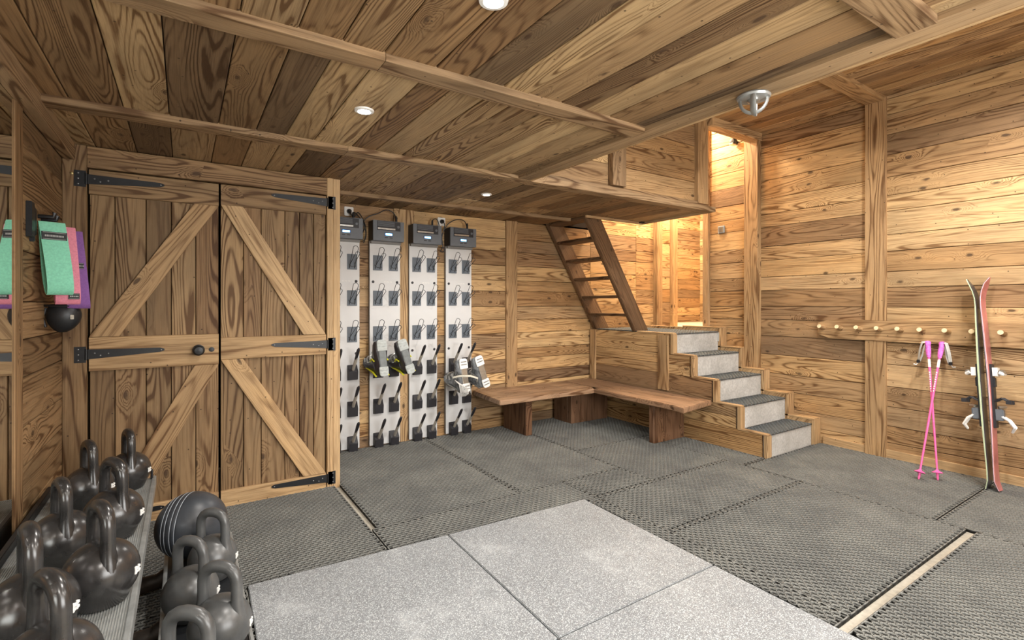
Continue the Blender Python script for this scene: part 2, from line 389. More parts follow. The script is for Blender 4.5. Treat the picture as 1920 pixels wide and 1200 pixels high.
# ---- hall wall beyond the landing
wh = struct(MB().box((3.2, YB+.02, 0), (5.62, YB+.12, 3.75)).build('wall_hall', M_GAP))
clad(wh, (0, YB, 0), X_, Z_, -Y_, 4.06, 5.17, .98, 3.7, W_WALL, 15, breaks=[4.84])
clad(wh, (0, YB, 0), X_, Z_, -Y_, 3.0, 4.06, 2.30, 3.7, W_WALL, 16, breaks=[])
clad(wh, (0, YB, 0), X_, Z_, -Y_, 5.26, 5.50, .98, 3.7, W_WALL, 17, breaks=[])
plank('post', wh, (5.215, YB-.03, 2.3), 2.7, .10, .08, Z_, -Y_, W_TRIM)
plank('post', wh, (5.54, YB-.01, 2.3), 2.7, .09, .10, Z_, -Y_, W_TRIM)
# room beyond the doorway
wr2 = struct(MB().box((5.3, 5.42, .9), (7.6, 5.52, 3.75)).build('wall_passage', M_GAP))
clad(wr2, (0, 5.40, 0), X_, Z_, -Y_, 5.4, 7.5, .98, 3.7, W_WALL, 18, breaks=[6.72])
plank('post', wr2, (6.72, 5.38, 2.3), 2.7, .11, .06, Z_, -Y_, W_TRIM)
we = struct(MB().box((7.45, 3.4, .9), (7.55, 5.5, 3.75)).build('wall_passage_end', M_GAP))
clad(we, (7.44, 0, 0), Y_, Z_, -X_, 3.45, 5.4, .98, 3.7, W_WALL, 19, breaks=[])
wr3 = struct(MB().box((XR+.14, 3.40, .9), (7.5, 3.48, 3.75)).build('wall_passage_side', M_GAP))
clad(wr3, (0, 3.50, 0), X_, Z_, Y_, XR, 7.44, .98, 3.7, W_WALL, 20, breaks=[6.0])
fl2 = struct(MB().box((XR-.1, 3.48, .86), (7.5, 5.5, .995)).build('floor_passage', simple('pale_landing_floor', (.62, .56, .46), .5, noise=(5, .06))))
# ---- ceilings
ce = struct(MB().box((XL-.1, YF-.1, ZC+.02), (XE-.02, YB+.1, ZC+.10)).box((XE-.02, YV+.02, ZC+.02), (4.13, 3.73, ZC+.10)).box((XE-.02, 3.73, ZC+.02), (3.34, YB+.1, ZC+.10)).build('ceiling', M_GAP))
BR = [.61, 1.76, 2.885, 3.99]
clad(ce, (0, 0, ZC), Y_, X_, -Z_, YF, YB, XL, XE-.10, W_CEIL, 21, wr=(.13, .2), breaks=BR)
clad(ce, (0, 0, ZC), Y_, X_, -Z_, YV, 3.73, XE-.10, 4.14, W_CEIL, 22, wr=(.12, .19), breaks=[])
clad(ce, (0, 0, ZC), Y_, X_, -Z_, 3.73, YB, XE-.10, 3.34, W_CEIL, 23, wr=(.12, .19), breaks=[3.99])
plank('edge_board', ce, (XE-.05, (YF+YV)/2, ZC-.008), YV-YF, .10, .03, Y_, -Z_, W_BEAM)
plank('edge_board', ce, (XE+.008, (YF+YV)/2, ZC+.06), YV-YF, .17, .02, Y_, X_, W_TRIM)
for y, wd in zip(BR, (.11, .10, .10, .05)):
    x1 = XE-.10 if y < 2.8 else (4.14 if y < 3.5 else 3.34)
    for a, b in ((XL+.03, .62+.2*math.sin(y*9)), (.62+.2*math.sin(y*9), x1)):
        plank('beam', ce, ((a+b)/2, y, ZC-.006), b-a-.002, wd, .045, X_, -Z_, W_BEAM, ch=.002)
plank('edge_board', ce, (4.14+.008, (YV+3.73)/2, ZC+.045), 3.73-YV, .14, .02, Y_, X_, W_TRIM)
plank('edge_board', ce, ((3.34+4.15)/2, 3.738, ZC+.045), .81, .14, .02, X_, Y_, W_TRIM)
MB().box((4.125, YV-.012, ZC-.012), (4.185, YV+.03, ZC+.04)).build('corner_bracket', M_BLACK, ce, bevel=.004)
MB().box((4.09, 3.69, ZC-.014), (4.15, 3.75, ZC+.002)).build('corner_bracket', M_BLACK, ce, bevel=.004)
wlo = struct(MB().box((4.125, 3.735, 2.43), (4.14, YB-.01, 3.7)).build('wall_light_block', M_GAP))  # unseen wall added to block stairwell light falling through the hatch
clad(wlo, (4.105, 0, 0), Y_, Z_, -X_, 3.735, YB, 2.42, 3.7, W_WALL, 29, breaks=[])
# fascia wall over the void
wv = struct(MB().box((XE, YV+.02, ZC+.02), (4.13, YV+.09, 3.72)).build('wall_void', M_GAP))
clad(wv, (0, YV, 0), X_, Z_, -Y_, XE, 4.10, ZC+.07, ZH, W_WALL, 24, wr=(.13, .2), breaks=[2.94])
plank('fascia_board', wv, ((XE+4.14)/2, YV-.012, ZC+.028), 4.14-XE, .078, .04, X_, -Y_, W_BEAM)
plank('post', wv, (2.94, YV-.03, (ZC+.07+ZH)/2), ZH-ZC-.07, .15, .06, Z_, -Y_, W_BEAM)
plank('post', wv, (4.045, YV-.018, (ZC+.05+ZH)/2), ZH-ZC-.05, .15, .05, Z_, -Y_, W_TRIM)
clad(wv, (4.135, 0, 0), Y_, Z_, X_, YV+.02, 3.73, ZC+.12, 3.7, W_WALL, 27, breaks=[])
# high ceiling
ch_ = struct(MB().box((XE, YF-.1, ZH+.02), (XR+.1, YV+.06, ZH+.1)).build('ceiling_high', M_GAP))
clad(ch_, (0, 0, ZH), Y_, X_, -Z_, YF, YV, XE+.02, XR, W_WALL, 25, wr=(.12, .2), breaks=[.61, 1.83])
plank('beam', ch_, ((XE+XR)/2+.01, 1.833, ZH-.015), XR-XE-.02, .14, .04, X_, -Z_, W_TRIM)
plank('beam', ch_, ((XE+XR)/2+.01, .61, ZH-.015), XR-XE-.02, .14, .04, X_, -Z_, W_TRIM)
plank('beam', ch_, ((4.10+XR)/2, 2.90, ZH-.03), XR-4.10, .12, .09, X_, -Z_, W_TRIM)
wsd = struct(MB().box((XE-.08, YF, ZC+.1), (XE-.002, YV, ZH+.1)).build('wall_void_side', M_GAP))
# stairwell top
cs = struct(MB().box((3.0, YV+.03, 3.72), (7.6, 5.55, 3.8)).build('ceiling_stairwell', M_GAP))
clad(cs, (0, 0, 3.70), Y_, X_, -Z_, YV+.1, 5.4, 3.0, 7.5, W_WALL, 26, wr=(.2, .3), breaks=[])
wsl = struct(MB().box((2.9, YV+.05, ZC+.1), (3.0, YB+.1, 3.75)).build('wall_stairwell', M_GAP))
clad(wsl, (3.02, 0, 0), Y_, Z_, X_, YV+.1, YB, ZC+.1, 3.7, W_WALL, 28, wr=(.2, .3), breaks=[])

# ------------------------------------------------------------------ closet with the barn doors
wc = struct(MB().box((.86, YD+.02, 0), (.915, YB, ZC)).build('wall_closet', M_GAP))
plank('post', wc, ((XL-.452)/2, YD-.005, ZC/2-.001), ZC-.004, .104, .05, Z_, -Y_, W_DOOR)
plank('post', wc, (.857, YD-.006, ZC/2-.001), ZC-.004, .042, .052, Z_, -Y_, W_TRIM)
plank('post', wc, (.903, YD-.002, ZC/2-.001), ZC-.004, .046, .045, Z_, -Y_, W_TRIM)
plank('lintel', wc, (.192, YD-.005, 2.122), 1.285, .118, .05, X_, -Y_, W_DOOR)
clad(wc, (.927, 0, 0), Y_, Z_, X_, YD+.03, YB, 0, ZC, W_WALL, 31, breaks=[])
def barn_door(name, x0, x1, seed, brs, mir_):
    d = struct(MB().box((x0+.003, YD+.014, .012), (x1-.003, YD+.03, 2.055)).build(name, M_GAP))
    clad(d, (0, YD-.001, 0), Z_, X_, -Y_, .014, 2.055, x0+.003, x1-.003, W_DOOR, seed, wr=(.09, .15), breaks=[1.0], T=.016)
    yc = YD-.013
    rails = [(1.985, .138), (1.018, .19), (.066, .104)] if not mir_ else [(1.99, .13), (1.018, .138), (.066, .104)]
    for zc, h in rails:
        plank('rail', d, ((x0+x1)/2, yc, zc), x1-x0-.008, h, .024, X_, -Y_, W_TRIM if zc < 1.5 else W_DOOR)
    for (xa, za, xb, zb) in brs:
        a = V((xa, yc+.001, za)); b = V((xb, yc+.001, zb)); dr = (b-a)
        # brace clipped flush between the rails: parallelogram
        wv_ = .062; nx = abs(wv_/ (dr.z/dr.length))
        L = dr.length; xd = dr.normalized()
        poly = [(xa-nx, za), (xa+nx, za), (xb+nx, zb), (xb-nx, zb)]
        poly = [(min(max(px, x0+.004), x1-.004), pz) for px, pz in poly]
        mc = V(((xa+xb)/2, yc, (za+zb)/2)); z = V((0, -1, 0)); y = z.cross(xd)
        R = Matrix(((xd.x, y.x, z.x), (xd.y, y.y, z.y), (xd.z, y.z, z.z)))
        Ri = R.inverted(); mb = MB()
        fr = [Ri @ (V((px, yc-.012, pz))-mc) for px, pz in poly]; bk = [Ri @ (V((px, yc+.012, pz))-mc) for px, pz in poly]
        mb.add(fr+bk, [(0,1,2,3),(7,6,5,4),(0,4,5,1),(1,5,6,2),(2,6,7,3),(3,7,4,0)])
        o = mb.build('brace', W_TRIM, d, bevel=.002); o.matrix_basis = Matrix.LocRotScale(mc, R.to_quaternion(), None)
    return d
d1 = barn_door('door_1', -.448, .186, 41, [(-.385, 1.115, .125, 1.915), (-.30, .12, .125, .922)], False)
d2 = barn_door('door_2', .190, .834, 42, [(.755, 1.09, .245, 1.925), (.755, .12, .245, .948)], True)
def hinge(door, x, z, sgn):
    y = YD-.031 if True else YD
    mb = MB()
    mb.prism([(x, z-.037), (x+sgn*.33, z-.012), (x+sgn*.352, z-.004), (x+sgn*.352, z+.006), (x+sgn*.33, z+.013), (x, z+.018)], y, y+.006)
    h = mb.build('strap_hinge', M_BLACK, door, bevel=.001)
    xp = x-sgn*.032
    p = MB().box((min(xp-.026, xp+.026), y-.001, z-.055), (max(xp-.026, xp+.026), y+.004, z+.035)).build('hinge_plate', M_BLACK, h, bevel=.001)
    MB().tube([(x-sgn*.006, y-.003, z-.04), (x-sgn*.006, y-.003, z+.022)], .0055, 8).build('hinge_pin', M_BLACK, h, True)
    mb = MB()
    for dx, dz in ((.03, -.004), (.055, -.018), (.09, -.008), (.335, 0), (-.04, .02), (-.04, -.01), (-.04, -.04)):
        mb.lathe([(.0045, 0), (.0045, .002), (.002, .0035)], 8, Matrix.Translation((x+sgn*dx, y, z+dz)) @ Matrix.Rotation(PI/2, 4, 'X'))
    mb.build('rivet', M_RIVET, h, True)
for z in (2.006, 1.028): hinge(d1, -.449, z, 1)
for z in (2.020, 1.028, .09): hinge(d2, .835, z, -1)
hinge(d1, -.449, .09, 1)
mb = MB().lathe([(.033, 0), (.033, .006), (.018, .012), (.014, .03), (.026, .038), (.031, .052), (.022, .064), (.004, .067)], 24, Matrix.Translation((.075, YD-.025, 1.017)) @ Matrix.Rotation(PI/2, 4, 'X'))
mb.build('door_knob', M_BLACK, d1, True)
MB().lathe([(.015, 0), (.015, .004), (.007, .005)], 16, Matrix.Translation((.144, YD-.025, 1.017)) @ Matrix.Rotation(PI/2, 4, 'X')).build('keyhole', M_BLACK, d1, True)
tag(MB().lathe([(.008, 0), (.008, .006), (.003, .01)], 12, Matrix.Translation((-.515, YD-.03, 2.02)) @ Matrix.Rotation(PI/2, 4, 'X')).build('screw_cap', simple('brass_cap', (.6, .5, .25), .3, .8, noise=(9, .05)), None, True),
    'small brass stud on the post left of the barn door', 'stud')

# ------------------------------------------------------------------ rubber mats
def ring_template(dx, dy, depth):
    """one cell: dx = long pitch, dy = short pitch"""
    n = 8
    ox, oy = dx*.485, dy*.50
    out = [(ox, oy*.22), (ox*.60, oy*.93), (0, oy*1.08), (-ox*.60, oy*.93), (-ox, oy*.22)]
    out = [(ox, -oy*.25), (ox, oy*.25), (ox*.5, oy*1.12), (-ox*.5, oy*1.12), (-ox, oy*.25), (-ox, -oy*.25), (-ox*.5, -oy*1.12), (ox*.5, -oy*1.12)]
    inn = [(ox*.86, -oy*.22), (ox*.86, oy*.22), (ox*.47, oy*.86), (-ox*.47, oy*.86), (-ox*.86, oy*.22), (-ox*.86, -oy*.22), (-ox*.47, -oy*.86), (ox*.47, -oy*.86)]
    v = [(x, y, 0) for x, y in out]+[(x, y, 0) for x, y in inn]+[(x, y, -depth) for x, y in inn]+[(x, y, -depth) for x, y in out]
    f = []
    for i in range(8):
        j = (i+1) % 8
        f.append((i, j, 8+j, 8+i)); f.append((8+i, 8+j, 16+j, 16+i)); f.append((24+i, 24+j, j, i))
    return np.array(v), np.array(f)
GYM = [[(.242, 2.541), (1.214, 2.492), (1.19, 1.492), (.215, 1.535)], [(1.220, 2.492), (2.181, 2.457), (2.160, 1.493), (1.196, 1.492)],
       [(1.195, 1.486), (2.159, 1.487), (2.139, .52), (1.17, .52)]]
def inquad(x, y, q, m=0.0):
    s = None
    r = np.ones_like(x, bool)
    for i in range(4):
        ax, ay = q[i]; bx, by = q[(i+1) % 4]
        L = math.hypot(bx-ax, by-ay)
        c = ((bx-ax)*(y-ay)-(by-ay)*(x-ax))/L
        r &= (c < m)
    return r
def ring_mat(name, x0, x1, y0, y1, z0=0.0, along='x', h=.02, mat=None, clip=True, dx=.0395, dy=.0225, parent=None):
    tv, tf = ring_template(dx, dy, h-.002)
    W, H = (x1-x0, y1-y0) if along == 'x' else (y1-y0, x1-x0)
    nx = max(1, int(W/dx)); ny = max(1, int(H/dy))
    dx2 = W/(nx+.5); dy2 = H/(ny+.1)
    cs_ = []
    for j in range(ny):
        for i in range(nx):
            cs_.append(((i+.5+(.5 if j % 2 else 0))*dx2, (j+.55)*dy2))
    c = np.array(cs_); tvs = tv*np.array([dx2/dx, dy2/dy, 1])
    if along == 'x': cx, cy = x0+c[:, 0], y0+c[:, 1]
    else: cx, cy = x1-c[:, 1], y0+c[:, 0]; tvs = np.stack([-tvs[:, 1], tvs[:, 0], tvs[:, 2]], 1)
    if clip:
        keep = np.ones(len(c), bool)
        for q in GYM: keep &= ~inquad(cx, cy, q, .012)
        cx, cy = cx[keep], cy[keep]
    n = len(cx); mx, my = (x0+x1)/2, (y0+y1)/2
    ev = []; ef = []
    def ebox(a0, b0, a1, b1, zt):
        k_ = len(ev)
        ev.extend([(a0-mx, b0-my, .001), (a1-mx, b0-my, .001), (a1-mx, b1-my, .001), (a0-mx, b1-my, .001), (a0-mx, b0-my, zt), (a1-mx, b0-my, zt), (a1-mx, b1-my, zt), (a0-mx, b1-my, zt)])
        ef.extend([tuple(i+k_ for i in f_) for f_ in ((0,3,2,1),(4,5,6,7),(0,1,5,4),(1,2,6,5),(2,3,7,6),(3,0,4,7))])
    def free(px, py): return not clip or not any(inquad(np.array([px]), np.array([py]), q, .006)[0] for q in GYM)
    st_ = .06
    nxs = max(1, round((x1-x0)/st_)); nys = max(1, round((y1-y0)/st_)); ex = (x1-x0)/nxs; ey = (y1-y0)/nys; rim = .005
    for i in range(nxs):
        a = x0+i*ex
        for (b0, b1) in ((y0-.001, y0+rim), (y1-rim, y1+.001)):
            if free(a+ex/2, (b0+b1)/2): ebox(a, b0, a+ex, b1, h-.001)
    for j in range(nys):
        a = y0+j*ey
        for (b0, b1) in ((x0-.001, x0+rim), (x1-rim, x1+.001)):
            if free((b0+b1)/2, a+ey/2): ebox(b0, a, b1, a+ey, h-.001)
    for i in range(nxs):
        for j in range(nys):
            if free(x0+(i+.5)*ex, y0+(j+.5)*ey): ebox(x0+i*ex, y0+j*ey, x0+(i+1)*ex, y0+(j+1)*ey, .0035)  # web sheet added under the cells to keep the holes dark
    v = (tvs[None]+np.stack([cx-mx, cy-my, np.full(n, h)], 1)[:, None]).reshape(-1, 3)
    f = (tf[None]+(np.arange(n)*len(tv))[:, None, None]).reshape(-1, 4)
    f = np.concatenate([f, np.array(ef)+len(v)]); v = np.concatenate([v, np.array(ev)])
    me = bpy.data.meshes.new(name); me.vertices.add(len(v)); me.vertices.foreach_set('co', v.ravel().astype(np.float32))
    me.loops.add(f.size); me.loops.foreach_set('vertex_index', f.ravel().astype(np.int32))
    me.polygons.add(len(f)); me.polygons.foreach_set('loop_start', (np.arange(len(f))*4).astype(np.int32))
    me.polygons.foreach_set('loop_total', np.full(len(f), 4, np.int32)); me.update(calc_edges=True); me.validate()
    me.materials.append(mat or M_RING)
    o = bpy.data.objects.new(name, me); C.objects.link(o); o.location = (mx, my, z0)
    return o
G = 'black rubber ring mats over the floor'
MATS = [
 ((XL+.01, .885, 2.53, YD-.01), 'x', 'black ring mat in front of the barn doors'),
 ((XL+.01, .235, 1.02, 2.525), 'x', 'black ring mat beneath the kettlebell rack'),
 ((.925, 1.905, 2.81, YB-.03), 'x', 'black ring mat against the first two boot warmer panels'),
 ((1.912, 2.850, 2.81, YB-.03), 'x', 'black ring mat against the right boot warmer panels, bench leg on it'),
 ((2.857, 4.03, 3.34, YB-.03), 'x', 'black ring mat in the corner under the L-shaped bench'),
 ((2.857, 3.715, 2.455, 3.333), 'y', 'small black ring mat under the bench end leg'),
 ((3.722, 4.03, 2.30, 3.333), 'y', 'narrow black ring strip along the foot of the stair side'),
 ((.895, 2.288, 2.40, 2.803), 'x', 'black ring strip between grey tiles and the boot warmer mats'),
 ((2.295, 3.715, 1.86, 2.448), 'y', 'black ring mat in the middle of the floor, right of the grey tiles'),
 ((2.295, 2.850, 2.455, 2.803), 'y', 'small square black ring mat piece off the grey tile corner'),
 ((2.150, 2.288, .947, 2.393), 'y', 'narrow black ring strip along the right edge of the grey tiles'),
 ((2.295, 3.722, .947, 1.853), 'y', 'black ring mat left of the wide cream floor gap'),
 ((2.145, 3.722, -.25, .900), 'y', 'black ring mat nearest the camera beyond the cream floor gap'),
 ((3.730, XR-.02, 1.09, 2.285), 'y', 'black ring mat under the pink ski poles'),
 ((3.730, XR-.02, -.25, 1.08), 'y', 'black ring mat under the tail of the skis'),
]
for (x0, x1, y0, y1), al, lab in MATS:
    o = ring_mat('rubber_ring_mat', x0, x1, y0, y1, along=al)
    tag(o, lab, 'mat', G)
for q, lab in zip(GYM, ['speckled grey rubber tile nearest the kettlebells, its far left corner bare', 'speckled grey rubber tile reaching furthest toward the bench', 'speckled grey rubber tile at the bottom centre edge of the photo']):
    cx = sum(p[0] for p in q)/4; cy = sum(p[1] for p in q)/4
    mb = MB(); n = 4; mb.add([V((x-cx, y-cy, .001)) for x, y in q]+[V((x-cx, y-cy, .027)) for x, y in q], [(0,1,2,3),(7,6,5,4),(0,4,5,1),(1,5,6,2),(2,6,7,3),(3,7,4,0)])
    o = mb.build('rubber_gym_tile', M_GYM, bevel=.003, loc=(cx, cy, 0)); tag(o, lab, 'floor tile', 'speckled grey gym tiles')
# ------------------------------------------------------------------ staircase
st = empty('staircase', (4.06, 2.30, 0)); tag(st, 'short staircase of five concrete steps with stepped plank sides', 'stairs')
def keep(o, p):
    o.parent = p; o.matrix_parent_inverse = p.matrix_basis.inverted(); return o
SX0, SX1 = 4.10, 4.80; TR = .239; Y0 = 2.31
for i in range(5):
    y0 = Y0+TR*i; y1 = y0+TR+.02 if i < 4 else YB
    keep(MB().box((SX0-.02, y0, .2*i if i else 0.0), (SX1+.02, y1 if i < 4 else y1, .2*(i+1)-.006)).build('concrete_step', M_CONC, bevel=.004), st)
# side planks rows clipped to the steps
for i in range(5):
    for hh in ((0, .1), (.1, .2)) if i in (1, 3) else ((0, .2),):
        z0, z1 = .2*i+hh[0], .2*i+hh[1]
        ys = Y0+TR*i+.03
        cut = 3.365
        segs = [(ys, YB-.01)] if i < 2 else [(ys, cut), (cut, YB-.01)]
        for a, b in segs:
            if b-a < .05: continue
            plank('side_plank', st, (4.063, (a+b)/2, (z0+z1)/2), b-a-.002, z1-z0-.003, .018, Y_, -X_, W_WALL)
    # front trim and cap
    yf = Y0+TR*i
    plank('corner_trim', st, (4.077, yf-.008, .2*i+.1), .2-.004, .062, .035, Z_, -Y_, W_TRIM)
    yc1 = yf+TR if i < 4 else 3.72
    plank('tread_trim', st, (4.073, (yf-.02+yc1)/2, .2*(i+1)+.006), yc1-yf+.02, .05, .014, Y_, Z_, W_TRIM)
    # right stringer
    plank('stringer_board', st, (4.862, yf-.018, .2*i+.125), .23, .11, .03, Z_, -Y_, W_TRIM)
    plank('stringer_cap', st, (4.862, (yf-.03+yc1)/2, .2*(i+1)+.045), yc1-yf+.03, .11, .016, Y_, Z_, W_TRIM)
    keep(MB().box((4.81, yf, .2*i), (XR-.03, YB if i == 4 else yf+TR, .2*(i+1)+.036)).build('stringer_core', W_TRIM), st)
plank('side_post', st, (4.048, 3.365, .71), .55, .13, .022, Z_, -X_, W_TRIM)
plank('side_post', st, (4.045, 4.40, .71), .58, .09, .026, Z_, -X_, W_TRIM)
labs = ['bottom', 'second', 'third', 'fourth']
for i in range(5):
    y0 = Y0+TR*i-.012; y1 = y0+TR if i < 4 else y0+.55
    o = ring_mat('stair_tread_mat', SX0+.002, SX1-.004, y0, y1-.004, z0=.2*(i+1)-.005, along='y', h=.012, mat=M_SRING, clip=False, dx=.034, dy=.0225)
    tag(o, ('dark rubber ring mat on the %s concrete step from the floor' % labs[i]) if i < 4 else 'dark rubber ring mat on the top step by the doorway', 'mat', 'rubber mats on the stair treads')
tag(ring_mat('landing_mat', 4.12, 5.30, 3.80, YB-.02, z0=.996, along='y', h=.012, mat=M_SRING, clip=False, dx=.034, dy=.0225), 'dark rubber ring mat on the landing behind the ladder', 'mat')
keep(MB().box((4.80, 3.25, .9), (XR, YB, .994)).build('landing_slab', M_CONC), st)

# ------------------------------------------------------------------ ladder
la = empty('loft_ladder', (4.15, 4.05, 1.0)); tag(la, 'dark wooden loft ladder with six treads rising from the landing', 'ladder')
def stringer(y):
    # slanted board, horizontal cuts; broad face along the slope (normal -Y) about .2 wide in x
    a = V((4.19, y, 1.005)); b = V((3.44, y, 2.24)); xd = (b-a).normalized()
    mc = (a+b)/2; z = V((0, -1, 0)); yy = z.cross(xd)
    R = Matrix(((xd.x, yy.x, z.x), (xd.y, yy.y, z.y), (xd.z, yy.z, z.z))); Ri = R.inverted()
    w2 = .108; P4 = [(a.x-w2, a.z), (a.x+w2, a.z), (b.x+w2, b.z), (b.x-w2, b.z)]
    fr = [Ri @ (V((px, y-.024, pz))-mc) for px, pz in P4]; bk = [Ri @ (V((px, y+.024, pz))-mc) for px, pz in P4]
    mb = MB().add(fr+bk, [(0,1,2,3),(7,6,5,4),(0,4,5,1),(1,5,6,2),(2,6,7,3),(3,7,4,0)])
    o = mb.build('side_rail', W_LADR, bevel=.006); o.matrix_basis = Matrix.LocRotScale(mc, R.to_quaternion(), None); return keep(o, la)
stringer(3.80); stringer(4.41)
for i in range(6):
    z = 1.19+.2*i+.0; t = (z-1.005)/1.235; x = 4.19-.75*t
    plank('ladder_tread', la, (x-.01, 4.105, z-.01), .565, .17, .03, Y_, Z_, W_LADR, ch=.005)

# ------------------------------------------------------------------ bench
be = empty('corner_bench', (3.8, 4.1, 0)); tag(be, 'L-shaped brown plank bench in the corner on four slab legs', 'bench')
def slab(name, pts, z0, z1, mat, xdir):
    """outline in world xy; local x along xdir"""
    cx = sum(p[0] for p in pts)/len(pts); cy = sum(p[1] for p in pts)/len(pts); n = len(pts)
    ang = 0 if xdir == 'x' else PI/2; R = Matrix.Rotation(-ang, 4, 'Z')
    vs = [R @ V((x-cx, y-cy, z0-(z0+z1)/2)) for x, y in pts]+[R @ V((x-cx, y-cy, z1-(z0+z1)/2)) for x, y in pts]
    mb = MB().add(vs, [tuple(reversed(range(n))), tuple(range(n, 2*n))]+[(i, (i+1) % n, (i+1) % n+n, i+n) for i in range(n)])
    o = mb.build(name, mat, bevel=.006); o.matrix_basis = Matrix.LocRotScale(V((cx, cy, (z0+z1)/2)), Matrix.Rotation(ang, 3, 'Z').to_quaternion(), None); return keep(o, be)
rn = random.Random(5)
def wavy(x0, x1, y, n=9, amp=.006): return [(x0+(x1-x0)*i/n, y+(rn.uniform(-amp, amp) if 0 < i < n else 0)) for i in range(n+1)]
slab('seat_plank', wavy(2.40, 3.62, 3.845)+wavy(3.62, 3.62, 3.97, 1)[:1]+[(3.62, YB-.012), (2.45, YB-.012)], .375, .42, W_BENCH, 'x')
fr = [(3.545+rn.uniform(-.007, .007), 2.72+(3.86-2.72)*i/9) for i in range(9, -1, -1)]
slab('seat_plank', [(4.035, YB-.012), (3.625, YB-.012), (3.625, 3.99)]+fr[:-1]+[(3.51, 2.71), (4.03, 2.80)], .375, .42, W_BENCH, 'y')
def leg(a, b, h=.375, taper=None):
    x0, y0 = a; x1, y1 = b
    L = h; c = ((x0+x1)/2, (y0+y1)/2, (h+.02)/2); h -= .02
    if abs(x1-x0) < abs(y1-y0): return plank('slab_leg', be, c, h, abs(y1-y0), abs(x1-x0), Z_, -X_, W_DARK, ch=.006)
    return plank('slab_leg', be, c, h, abs(x1-x0), abs(y1-y0), Z_, -Y_, W_DARK, ch=.006)
leg((2.775, 3.965), (2.845, 4.38)); leg((3.46, 4.10), (3.99, 4.16)); leg((3.60, 3.10), (4.03, 3.155)); leg((3.46, 4.165), (3.53, 4.40))

